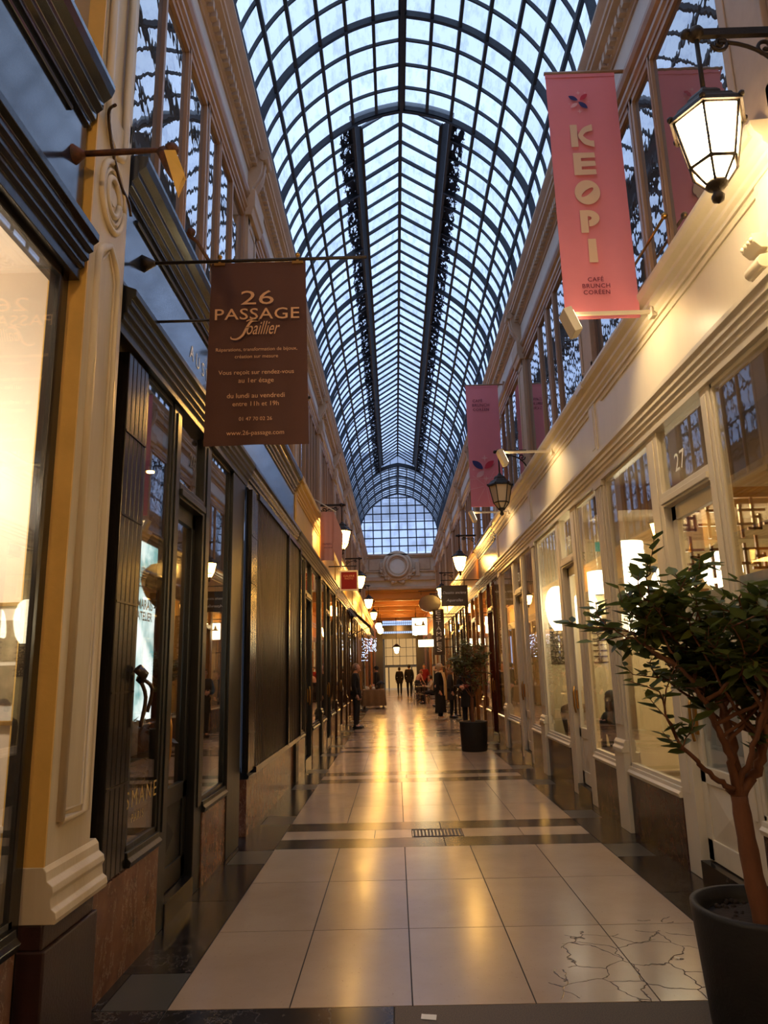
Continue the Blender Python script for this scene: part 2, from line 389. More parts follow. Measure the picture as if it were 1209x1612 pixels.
FX = [-1.16 + .6 * i for i in range(6)]
G = .0035
fl = MB()
fl.cur = 3; fl.box(XL - .1, XR + .1, YBACK, 64, -.06, -.004)
def slab(x0, x1, y0, y1, mi, gap=G):
    fl.cur = mi; fl.box(x0 + gap, x1 - gap, y0 + gap, y1 - gap, -.03, 0)
bands = [(-.5, .62), (2.8, 3.92)] + [(7.11 + 3.87 * k, 8.21 + 3.87 * k) for k in range(15)]
for i, (s, e) in enumerate(bands):
    h = (e - s) / 3
    if i == 1:
        slab(FX[0], -.05, 3.5, e, 1); slab(-.05, FX[5], 3.3, e, 4); slab(FX[0], FX[5], s, 3.3, 1)
    else:
        for a, b_, c in ((FX[0], .42, 1), (.42, FX[5], 1)):
            slab(a, b_, s, s + h, 1); slab(a, b_, e - h, e, 1)
        cuts = [FX[0], -.25, .12] + ([.62] if i == 2 else []) + [1.2, FX[5]]
        for a, b_ in zip(cuts, cuts[1:]): slab(a, b_, s + h, e - h, 0)
    # tile rows until the next band
    y1 = bands[i + 1][0] if i + 1 < len(bands) else 64
    n = max(1, round((y1 - e) / 1.0))
    for r in range(n):
        for c in range(5):
            slab(FX[c], FX[c + 1], e + (y1 - e) * r / n, e + (y1 - e) * (r + 1) / n, 0)
    # border strips
    for (xa, xb) in ((XL - .1, FX[0]), (FX[5], XR + .1)):
        cuts = [(s, e, 1), (e, e + .44, 2), (e + .44, (e + y1) / 2 + .1, 1), ((e + y1) / 2 + .1, y1 - .5, 1), (y1 - .5, y1 - .04, 2), (y1 - .04, y1, 1)]
        for ya, yb, mi in cuts:
            if mi == 2:
                xm = xb - .33 if xb < 0 else xa + .33
                slab(min(xm, xb) if xb < 0 else xa, xb if xb < 0 else xm, ya, yb, 2); slab(xa if xb < 0 else xm, xm if xb < 0 else xb, ya, yb, 1)
            else: slab(xa, xb, ya, yb, 1)
floor = tag(fl.build('floor', [FT, F_dark, F_green, F_joint, F_gran]), kind='structure')

# small iron drain let into the pale strip of the first cross band
dr = MB(); y0, y1 = 7.5, 7.83
for k in range(14): dr.box(.135 + k * .035, .155 + k * .035, y0, y1, -.02, .003)
dr.box(.125, .615, y0, y0 + .02, -.02, .004); dr.box(.125, .615, y1 - .02, y1, -.02, .004); dr.box(.125, .615, y0, y1, -.028, -.018)
tag(dr.build('drain_grate', MT['lampmetal']), 'dark metal drain grate let into the pale paving strip', 'drain')
pm = MB(); pm.add([(.075, 3.78, .002), (.145, 3.765, .003), (.15, 3.81, .006), (.08, 3.83, .002)], [(0, 1, 2, 3)])
pm.prism([(.075, 3.78), (.145, 3.765), (.15, 3.81), (.08, 3.83)], .0015, .003, 'z')
tag(pm.build('paper_scrap', MT['paper']), 'small white scrap of paper lying on the grey slab in the foreground', 'paper')

# ================================================================== WALLS
def wall(sd):
    T = side(sd); B0 = BL0 if sd == 'L' else BR0
    root = empty('wall_left' if sd == 'L' else 'wall_right', (0, 0, 0), kind='structure')
    m = MB(); m.box(-.5, -.09, YBACK, YEND + .3, 3.66, 7.66); m.map(T).build('upper_wall', MT['stone'], root)
    # storey band and head band that frame the upper windows
    m = MB(); m.box(-.1, 0, YBACK, YEND, 4.5, 4.72); m.box(-.1, .0, YBACK, YEND, 6.62, 6.92)
    m.prism([(0, 6.64), (.025, 6.64), (.025, 6.68), (.045, 6.70), (.045, 6.74), (.02, 6.76), (.02, 6.80), (.05, 6.82), (.07, 6.86), (.07, 6.90), (0, 6.92)], YBACK, YEND)
    m.map(T).build('window_head_band', MT['wood_up'], root)
    m = MB(); m.box(-.1, .01, YBACK, YEND, 6.92, 7.30); m.map(T).build('frieze', MT['stone_lt'], root)
    return root, T, B0
WALLS = {'L': wall('L'), 'R': wall('R')}
def cornice(sd, n):
    T = side(sd); root = empty('trim_%d' % n, (0, 0, 0), kind='structure')
    m = MB(); m.prism([(-.1, 7.28), (.03, 7.28), (.03, 7.31), (.055, 7.33), (.055, 7.36), (.09, 7.39), (.09, 7.47), (.15, 7.50), (.15, 7.54), (.17, 7.55), (.17, 7.60), (.2, 7.63), (.225, 7.66), (.225, 7.69), (-.1, 7.69)], YBACK, YEND)
    m.map(T).build('cornice', MT['stone'], root)
    m = MB(); y = YBACK
    while y < YEND - .05: m.box(.055, .115, y, y + .055, 7.335, 7.42); y += .1
    tag(m.map(T).build('dentil_course', MT['stone'], root), kind='stuff')
    B0 = BL0 if sd == 'L' else BR0
    for k in range(-1, 10):
        y = B0 + BAY * k
        if y > YEND - .3: break
        m = MB()
        prof = [(.0, 6.90), (.05, 6.90), (.06, 6.96), (.05, 7.02), (.07, 7.08), (.12, 7.16), (.16, 7.26), (.17, 7.36), (.19, 7.46), (.19, 7.56), (.0, 7.56)]
        m.prism(prof, y - .1, y + .1); m.prism([(a * 1.12 if a > .01 else a, b) for a, b in prof], y - .035, y + .035)
        m.tube([(.19, y - .115, 7.46), (.19, y + .115, 7.46)], .055, 12); m.tube([(.06, y - .11, 6.98), (.06, y + .11, 6.98)], .035, 10)
        m.map(T).build('console', MT['stone'], root)
cornice('L', 1); cornice('R', 2)

# upper pilasters and upper windows
WN = [0]
def upper_bay(sd, k):
    root, T, B0 = WALLS[sd]; y = B0 + BAY * k
    m = MB(); m.box(-.1, .04, y - .23, y + .23, 4.66, 6.66)
    m.box(.04, .052, y - .23, y - .15, 4.66, 6.66); m.box(.04, .052, y + .15, y + .23, 4.66, 6.66); m.box(.04, .052, y - .23, y + .23, 6.5, 6.66); m.box(.04, .052, y - .23, y + .23, 4.66, 4.86)
    m.prism([(0, 6.6), (.09, 6.6), (.11, 6.68), (.13, 6.7), (.13, 6.92), (0, 6.92)], y - .26, y + .26)
    m.map(T).build('upper_pilaster', MT['stone'] if not (sd == 'L' and k == 0) else MT['cream_old'], root, bevel=.006)
    if y + BAY > YEND + .5: return
    WN[0] += 1
    W = empty('window_%d' % WN[0], (0, 0, 0), kind='structure')
    z0, z1 = 4.70, 6.64
    posts = [(.23, .28), (1.40, 1.47), (1.97, 2.10) if sd == 'L' else (1.86, 1.98), (2.45, 2.52) if sd == 'L' else (2.42, 2.49), (3.56, 3.61)]
    f = MB(); f.box(-.085, .012, y + .23, y + 3.61, z0, z0 + .06); f.box(-.085, .012, y + .23, y + 3.61, z1 - .06, z1)
    f.map(T).build('frame', MT['wood_up'], W)
    for a, b in posts:
        p = MB(); p.box(-.085, .012, y + a, y + b, z0, z1); mid = (a + b) / 2
        p.box(.012, .02, y + mid - .012, y + mid + .012, z0, z1)
        p.map(T).build('post', MT['wood_up'], W, bevel=.004)
    for a in ((.82, 3.0) if sd == 'L' else ()):
        p = MB(); p.box(-.06, .012, y + a, y + a + .035, z0 + .06, z1 - .06); p.map(T).build('mullion', MT['wood_up'], W)
    for (a, b), (c, d) in zip(posts, posts[1:]):
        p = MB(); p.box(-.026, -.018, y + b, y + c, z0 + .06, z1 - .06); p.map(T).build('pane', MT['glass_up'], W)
for sd in 'LR':
    for k in range(-1, 10): upper_bay(sd, k)

# ================================================================== VAULT
NODES = [(0, 11.1), (.45, 11.0), (.87, 10.83), (1.26, 10.57), (1.63, 10.22), (1.92, 9.8), (2.13, 9.3), (2.22, 8.6), (2.24, 7.6)]
SUB = 4
HALF = spline2d(NODES, SUB)                       # ridge -> springing
full = [(-x, z) for x, z in reversed(HALF)] + HALF[1:]
CEIL = empty('ceiling', (0, 0, 0), kind='structure')
PIT = .464; Y8 = 8.79
def arc(pts, wd, dp):
    m = MB(); n = len(pts); v = []
    for i, (x, z) in enumerate(pts):
        a = pts[max(i - 1, 0)]; b = pts[min(i + 1, n - 1)]
        tx, tz = b[0] - a[0], b[1] - a[1]; l = math.hypot(tx, tz); nx, nz = tz / l, -tx / l
        if nz > 0: nx, nz = -nx, -nz
        for (s_, q) in ((-wd / 2, 0), (wd / 2, 0), (wd / 2, dp), (-wd / 2, dp)):
            v.append((CX + x + nx * q, s_, z + nz * q))
    f = [(i * 4 + k, i * 4 + (k + 1) % 4, (i + 1) * 4 + (k + 1) % 4, (i + 1) * 4 + k) for i in range(n - 1) for k in range(4)]
    f += [(0, 1, 2, 3), (n * 4 - 4, n * 4 - 3, n * 4 - 2, n * 4 - 1)]
    m.add(v, f); return m
i2 = 2 * SUB
sideL = [(-x, z) for x, z in reversed(HALF[i2:])]; sideR = HALF[i2:]
YL0, YL1 = Y8 + 4 * PIT, Y8 + 52 * PIT             # the raised lantern
proto = {}
def bar_obj(kind, y):
    nm = 'rib' if 'thick' in kind else 'glazing_bar'
    if kind not in proto:
        wd, dp = (.055, .10) if 'thick' in kind else (.028, .05)
        if 'side' in kind: m = arc(sideL, wd, dp).mesh(arc(sideR, wd, dp))
        else: m = arc(full, wd, dp)
        o = m.build(nm, MT['iron_blue'], CEIL); proto[kind] = o
    else:
        o = proto[kind].copy(); COL.objects.link(o)
    o.location.y = y
k0 = int((YBACK - Y8) / PIT); k1 = int((YEND - Y8) / PIT) + 1
for k in range(k0, k1 + 1):
    y = Y8 + k * PIT
    ins = YL0 + .01 < y < YL1 - .01
    bar_obj(('thick' if k % 4 == 0 else 'thin') + ('_side' if ins else ''), y)
for i in range(0, len(NODES)):
    for sg in ((-1, 1) if i else (1,)):
        x, z = NODES[i]
        segs = [(YBACK, YL0), (YL1, YEND)] if i < 2 else [(YBACK, YEND)]
        for a, b in segs:
            m = MB(); wd = .12 if i == 0 else .05
            nx = -x * .12; m.beam((CX + sg * (x + nx * .3), a, z - .04), (CX + sg * (x + nx * .3), b, z - .04), wd, .085)
            if i == 0: m.box(CX - .03, CX + .03, a, b, z - .13, z - .05)
            m.build('purlin', MT['iron_blue'], CEIL)
def pane_mat(name, dirty=False):
    m, t, out = nt(name)
    tr = N(t, 'ShaderNodeBsdfTransparent'); di = N(t, 'ShaderNodeBsdfTranslucent'); di.inputs['Color'].default_value = (.8, .86, .9, 1)
    g = N(t, 'ShaderNodeNewGeometry'); mr = N(t, 'ShaderNodeMapRange', inputs={'To Min': .74, 'To Max': .97}); t.links.new(g.outputs['Random Per Island'], mr.inputs['Value'])
    n = noise(t, 7, 5, .65, (1, .35, 1)); r = ramp(t, n.outputs['Fac'], [(.3, (.56, .6, .72)), (.52, (.95, .97, 1.0))])
    mu = mixc(t, 1.0, r.outputs['Color'], (1, 1, 1, 1), 'MULTIPLY')
    cm = N(t, 'ShaderNodeCombineColor'); 
    for s in cm.inputs[:3]: t.links.new(mr.outputs['Result'], s)
    mu = mixc(t, 1.0, r.outputs['Color'], cm.outputs[0], 'MULTIPLY')
    t.links.new(mu, tr.inputs['Color'])
    mx = N(t, 'ShaderNodeMixShader', inputs={'Fac': .16}); t.links.new(tr.outputs[0], mx.inputs[1]); t.links.new(di.outputs[0], mx.inputs[2])
    res = mx.outputs[0]
    if dirty:
        tcn = N(t, 'ShaderNodeTexCoord'); s3 = N(t, 'ShaderNodeSeparateXYZ'); t.links.new(tcn.outputs['Object'], s3.inputs[0])
        a = N(t, 'ShaderNodeMath', operation='SUBTRACT', inputs={1: CX}); t.links.new(s3.outputs[0], a.inputs[0])
        ab = N(t, 'ShaderNodeMath', operation='ABSOLUTE'); t.links.new(a.outputs[0], ab.inputs[0])
        n2 = noise(t, 9, 6, .75, (1, .5, 1)); sc = N(t, 'ShaderNodeMath', operation='MULTIPLY_ADD', inputs={1: .3, 2: -.15}); t.links.new(n2.outputs['Fac'], sc.inputs[0])
        sm = N(t, 'ShaderNodeMath', operation='ADD'); t.links.new(ab.outputs[0], sm.inputs[0]); t.links.new(sc.outputs[0], sm.inputs[1])
        lt = N(t, 'ShaderNodeMath', operation='LESS_THAN', inputs={1: 1.10}); t.links.new(sm.outputs[0], lt.inputs[0])
        n5 = noise(t, 14, 5, .7, (1, .4, 1)); pk = N(t, 'ShaderNodeMath', operation='LESS_THAN', inputs={1: .58}); t.links.new(n5.outputs['Fac'], pk.inputs[0])
        mm = N(t, 'ShaderNodeMath', operation='MULTIPLY'); t.links.new(lt.outputs[0], mm.inputs[0]); t.links.new(pk.outputs[0], mm.inputs[1])
        dk = N(t, 'ShaderNodeBsdfDiffuse'); dk.inputs['Color'].default_value = (.03, .03, .035, 1)
        m2 = N(t, 'ShaderNodeMixShader'); t.links.new(mm.outputs[0], m2.inputs['Fac']); t.links.new(res, m2.inputs[1]); t.links.new(dk.outputs[0], m2.inputs[2]); res = m2.outputs[0]
    t.links.new(res, out.inputs['Surface']); return m
PANE = pane_mat('roof_glass'); PANED = pane_mat('tarred_roof_glass', True)
gl = MB(); gd = MB()
for k in range(k0, k1):
    y = Y8 + k * PIT; ya, yb = y + .012, y + PIT - .012
    ins = YL0 - .01 < y < YL1 - .02
    for i in range(len(NODES) - 1):
        if ins and i < 2: continue
        for sg in (-1, 1):
            pts = HALF[i * SUB:(i + 1) * SUB + 1]
            tgt = gd if (ins and i == 2) else gl
            v = []
            for (x, z) in pts: v += [(CX + sg * x, ya, z), (CX + sg * x, yb, z)]
            tgt.add(v, [(2 * j, 2 * j + 1, 2 * j + 3, 2 * j + 2) for j in range(len(pts) - 1)], True)
gl.build('glazing', PANE, CEIL); gd.build('tarred_glazing', PANED, CEIL)
# lantern
EX, EZ, RZ = .72, 11.12, 11.6
for sg in (-1, 1):
    m = MB(); x2, z2 = NODES[2]
    m.add([(CX + sg * x2, YL0, z2 - .03), (CX + sg * x2, YL1, z2 - .03), (CX + sg * EX, YL1, EZ), (CX + sg * EX, YL0 + PIT, EZ),
           (CX + sg * (x2 + .05), YL0, z2), (CX + sg * (x2 + .05), YL1, z2), (CX + sg * (EX + .05), YL1, EZ), (CX + sg * (EX + .05), YL0 + PIT, EZ)],
          [(0, 1, 2, 3), (4, 7, 6, 5), (0, 4, 5, 1), (3, 2, 6, 7), (0, 3, 7, 4), (1, 5, 6, 2)])
    m.build('lantern_curb', P('peeling_tar', (34, 35, 38), .7, var=.6, scale=7, col2=(14, 14, 16), bump=.6, bscale=30), CEIL)
    m = MB(); m.box(CX + sg * EX - .03, CX + sg * EX + .03, YL0 + PIT, YL1, EZ - .04, EZ + .03); m.build('lantern_plate', MT['iron_blue'], CEIL)
m = MB(); m.box(CX - .035, CX + .035, YL0 + PIT, YL1, RZ - .09, RZ); m.build('lantern_ridge', MT['iron_blue'], CEIL)
lg = MB()
for k in range(5, 53):
    y = Y8 + k * PIT; wd = .05 if k % 4 == 0 else .028
    m = MB()
    for sg in (-1, 1): m.beam((CX + sg * EX, y, EZ - .02), (CX, y, RZ - .03), wd, .06)
    m.build('lantern_rafter', MT['iron_blue'], CEIL)
    if k < 52:
        for sg in (-1, 1): lg.quad((CX + sg * EX, y + .012, EZ), (CX + sg * EX, y + PIT - .012, EZ), (CX, y + PIT - .012, RZ), (CX, y + .012, RZ))
for sg in (-1, 1): lg.quad((CX, YL0, 11.1), (CX + sg * .8, YL0, 10.86), (CX + sg * EX, YL0 + PIT, EZ), (CX, YL0 + PIT, RZ))
lg.build('lantern_glazing', PANE, CEIL)
for y in (YL0, YL1):
    m = MB(); v = [(CX - x, y, z) for x, z in reversed(HALF[:i2 + 1])] + [(CX + x, y, z) for x, z in HALF[1:i2 + 1]]
    for a, b in zip(v, v[1:]): m.beam(a, b, .09, .16)
    m.build('lantern_trimmer', MT['iron_blue'], CEIL)
    if y == YL0: continue
    m = MB()
    for x in (-.72, -.36, 0, .36, .72): m.box(CX + x - .015, CX + x + .015, y - .015, y + .015, 10.8, EZ + (.72 - abs(x)) / .72 * .48 - .03)
    m.build('lantern_gable', MT['iron_blue'], CEIL)

# ================================================================== END WALL with the round medallion
WE = empty('wall_end', (0, 0, 0), kind='structure')
m = MB(); m.box(XL - .4, XR + .4, YEND, YEND + .3, 5.75, 7.62); m.build('end_wall_panel', MT['stone_lt'], WE)
m = MB()
for z0, z1, d in ((7.56, 7.66, .22), (7.48, 7.56, .14), (6.68, 6.76, .1), (6.3, 6.44, .08), (6.22, 6.3, .14), (5.75, 5.9, .1)):
    m.box(XL, XR, YEND - d, YEND + .01, z0, z1)
m.build('end_cornice', MT['stone'], WE, bevel=.01)
for sx in (-1, 1):
    m = MB(); m.box(CX + sx * 1.35 - .3, CX + sx * 1.35 + .3, YEND - .06, YEND, 6.8, 7.4); m.box(CX + sx * .95 - .12, CX + sx * .95 + .12, YEND - .16, YEND, 6.44, 7.2)
    m.build('carved_panel', MT['stone'], WE, bevel=.015)
m = MB(); c = (CX - .12, YEND - .1, 7.0)
def ring(mb, c, r0, r1, y0, y1, n=36):
    v = []
    for k in range(n):
        a = 2 * pi * k / n
        for (r, y) in ((r0, y0), (r1, y0), (r1, y1), (r0, y1)): v.append((c[0] + r * cos(a), y, c[2] + r * sin(a)))
    mb.add(v, [(4 * k + j, 4 * k + (j + 1) % 4, 4 * ((k + 1) % n) + (j + 1) % 4, 4 * ((k + 1) % n) + j) for k in range(n) for j in range(4)], True)
ring(m, c, .62, .82, YEND - .22, YEND); ring(m, c, .5, .64, YEND - .3, YEND); ring(m, c, .4, .5, YEND - .24, YEND)
md = m.build('medallion_ring', MT['stone'], WE)
m = MB(); m.tube([(c[0], YEND - .2, c[2]), (c[0], YEND, c[2])], .42, 36); m.build('disc', MT['stone_lt'], md)
m = MB(); random.seed(3)
for sx in (-1, 1):
    for j in range(9):
        a = radians(-90 + sx * (8 + j * 9)); r = .86 + .06 * sin(j * 2)
        m.ball((c[0] + r * cos(a), YEND - .16, c[2] + r * sin(a)), .09 + .03 * (j % 2), 8, 6, 1, .7, 1)
    m.tube([(c[0] + sx * (.75 + .18 * cos(t)), YEND - .15, 6.65 + .18 * sin(t)) for t in [i * .5 for i in range(12)]], .05, 6)
m.build('scroll_garland', MT['stone'], md)
# lunette glazing
WN[0] += 1
LU = empty('window_%d' % WN[0], (0, 0, 0), kind='structure')
yl = YEND + .05
prof = [(x, z) for x, z in full if z > 7.6]
m = MB(); m.add([(CX + x, yl + .03, z) for x, z in prof] , [tuple(range(len(prof)))])
m.build('pane', P('clouded_lunette_glass', (196, 204, 214), .4, var=.3, scale=1.6, col2=(150, 156, 166), emit=None), LU)
def zmax(x):
    x = abs(x)
    for (a, za), (b, zb) in zip(HALF, HALF[1:]):
        if a <= x <= b: return za + (zb - za) * (x - a) / (b - a)
    return 7.6
for j in range(-4, 5):
    x = j * .47 + .02
    m = MB(); m.box(CX + x - .03, CX + x + .03, yl - .03, yl + .02, 7.6, zmax(x)); m.build('mullion', MT['iron_blue'], LU)
for j in range(8):
    z = 7.66 + .45 * j
    xs = [x for x, zz in HALF if zz >= z]
    if not xs: continue
    xm = max(xs); m = MB(); m.box(CX - xm, CX + xm, yl - .035, yl + .015, z - .03, z + .03); m.build('mullion', MT['iron_blue'], LU)
# lit from outside: clouded glass passes light
lm, t, out = nt('clouded_lunette'); tr = N(t, 'ShaderNodeBsdfTransparent'); tl = N(t, 'ShaderNodeBsdfTranslucent'); tl.inputs['Color'].default_value = (.9, .92, .95, 1)
n = noise(t, 1.3, 5, .65, (1, 1, .6)); r = ramp(t, n.outputs['Fac'], [(.36, (.34, .34, .34)), (.55, (.8, .84, .9))]); t.links.new(r.outputs['Color'], tr.inputs['Color'])
mx = N(t, 'ShaderNodeMixShader', inputs={'Fac': .3}); t.links.new(tr.outputs[0], mx.inputs[1]); t.links.new(tl.outputs[0], mx.inputs[2]); t.links.new(mx.outputs[0], out.inputs['Surface'])
bpy.data.objects['pane' if False else [o.name for o in bpy.data.objects if o.parent == LU and o.name.startswith('pane')][0]].data.materials[0] = lm
# facade with white shutters seen through the lantern's far gable
FA = empty('building_facade', (CX, 50, 14), 'pale building facade with white shutters seen beyond the roof lantern', 'building')
m = MB(); m.box(CX - 5, CX + 5, 50, 50.3, 12.0, 17.0); m.build('wall', P('pale_grey_render', (176, 182, 190), .8, var=.06), FA)
for sx in (-1, 1):
    m = MB(); x0, x1 = (CX - .95, CX - .06) if sx < 0 else (CX + .06, CX + .95)
    m.box(x0, x0 + .08, 49.93, 50, 13.2, 15.8); m.box(x1 - .08, x1, 49.93, 50, 13.2, 15.8)
    for j in range(16): m.box(x0 + .05, x1 - .05, 49.95, 49.99, 13.22 + j * .16, 13.32 + j * .16)
    m.build('shutter', P('white_shutter', (236, 238, 240), .6, var=.03), FA)

# ================================================================== LOW FAR HALL
CE2 = empty('ceiling', (0, 0, 0), kind='structure')
m = MB(); m.box(XL - .3, XR + .3, YEND + .3, 58.5, 5.62, 5.8); m.build('ceiling_slab', MT['orange_wood'], CE2)
for j in range(6):
    y = YEND + .45 + j * 3.3; m = MB(); m.box(XL, XR, y, y + .5, 5.3 if j else 5.3, 5.63); m.box(XL, XR, y + .1, y + .4, 5.22, 5.32); m.build('ceiling_beam', MT['orange_wood'], CE2, bevel=.02)
for sd in 'LR':
    root, T, B0 = WALLS[sd]
    m = MB(); m.box(-.4, .05, YEND + .3, 58.5, 3.66, 5.8); m.box(.05, .16, YEND + .3, 58.5, 5.2, 5.5); m.box(.05, .12, YEND + .3, 58.5, 4.5, 4.6)
    m.map(T).build('far_wall', MT['far_stone'], root)
WF = empty('wall_far', (0, 0, 0), kind='structure')
m = MB(); m.box(XL - .5, -.98, 58.5, 58.9, 0, 5.8); m.box(1.66, XR + .5, 58.5, 58.9, 0, 5.8); m.build('end_pier', MT['brownp'], WF)
for z0, z1 in ((4.55, 5.02), (3.95, 4.38)):
    m = MB(); m.box(-1.0, 1.7, 58.3, 58.7, z0, z1); m.build('dark_beam', MT['black'], WF)
# glazed strip above the beams
m = MB()
for j in range(18): m.box(-1.0 + j * .155, -.97 + j * .155, 58.5, 58.54, 4.3, 5.6)
m.box(-1.0, 1.7, 58.5, 58.54, 5.18, 5.22); m.build('glazing_bar', MT['iron_blue'], WF)
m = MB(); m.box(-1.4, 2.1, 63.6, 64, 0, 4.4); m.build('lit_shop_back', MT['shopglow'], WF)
m = MB()
for x in (-.75, -.2, .35, .9, 1.45): m.box(x - .02, x + .02, 60, 60.06, 1.9, 4.2)
for z in (1.9, 2.6, 3.3, 4.1): m.box(-1.0, 1.7, 60, 60.06, z - .02, z + .02)
m.box(-1.0, 1.7, 60, 60.08, 1.72, 1.9); m.box(-1.02, -.85, 59.9, 60.1, 0, 4.3); m.box(-.62, -.52, 59.98, 60.06, 0, 1.8); m.box(1.25, 1.35, 59.98, 60.06, 0, 1.8)
m.build('shop_glazing_frame', MT['greyp'], WF)
# added wall behind the camera, keeps sky light out where the passage runs on
m = MB(); m.box(XL - .5, XR + .5, YBACK - .3, YBACK, 0, 11.2); tag(m.build('added_wall_back', MT['stone']), kind='structure')
# ================================================================== SHOP ROOMS (inside faces behind the shopfronts)
def room(sd, y0, y1, depth, mat, ceil=None, fl_mat=None, zc=3.6):
    root, T, B0 = WALLS[sd]
    m = MB(); m.box(-depth - .1, -depth, y0, y1, 0, zc); m.map(T).build('shop_back_wall', mat, root)
    for y in (y0, y1):
        m = MB(); m.box(-depth, -.09, y - .04, y + .04, 0, zc); m.map(T).build('shop_party_wall', mat, root)
    m = MB(); m.box(-depth, -.06, y0, y1, zc, zc + .06); m.map(T).build('shop_ceiling', ceil or mat, root)
    m = MB(); m.box(-depth, -.1, y0, y1, -.02, .015); m.map(T).build('shop_floor', fl_mat or MT['floorin'], root)
def light(name, kind, loc, energy, col, size=.2, rot=None, spot=None):
    d = bpy.data.lights.new(name, kind); d.energy = energy; d.color = lin(col)[:3]
    if kind == 'AREA': d.size = size
    else: d.shadow_soft_size = size
    if spot: d.spot_size = radians(spot); d.spot_blend = .6
    o = bpy.data.objects.new(name, d); COL.objects.link(o); o.location = loc
    if rot: o.rotation_euler = rot
    return o

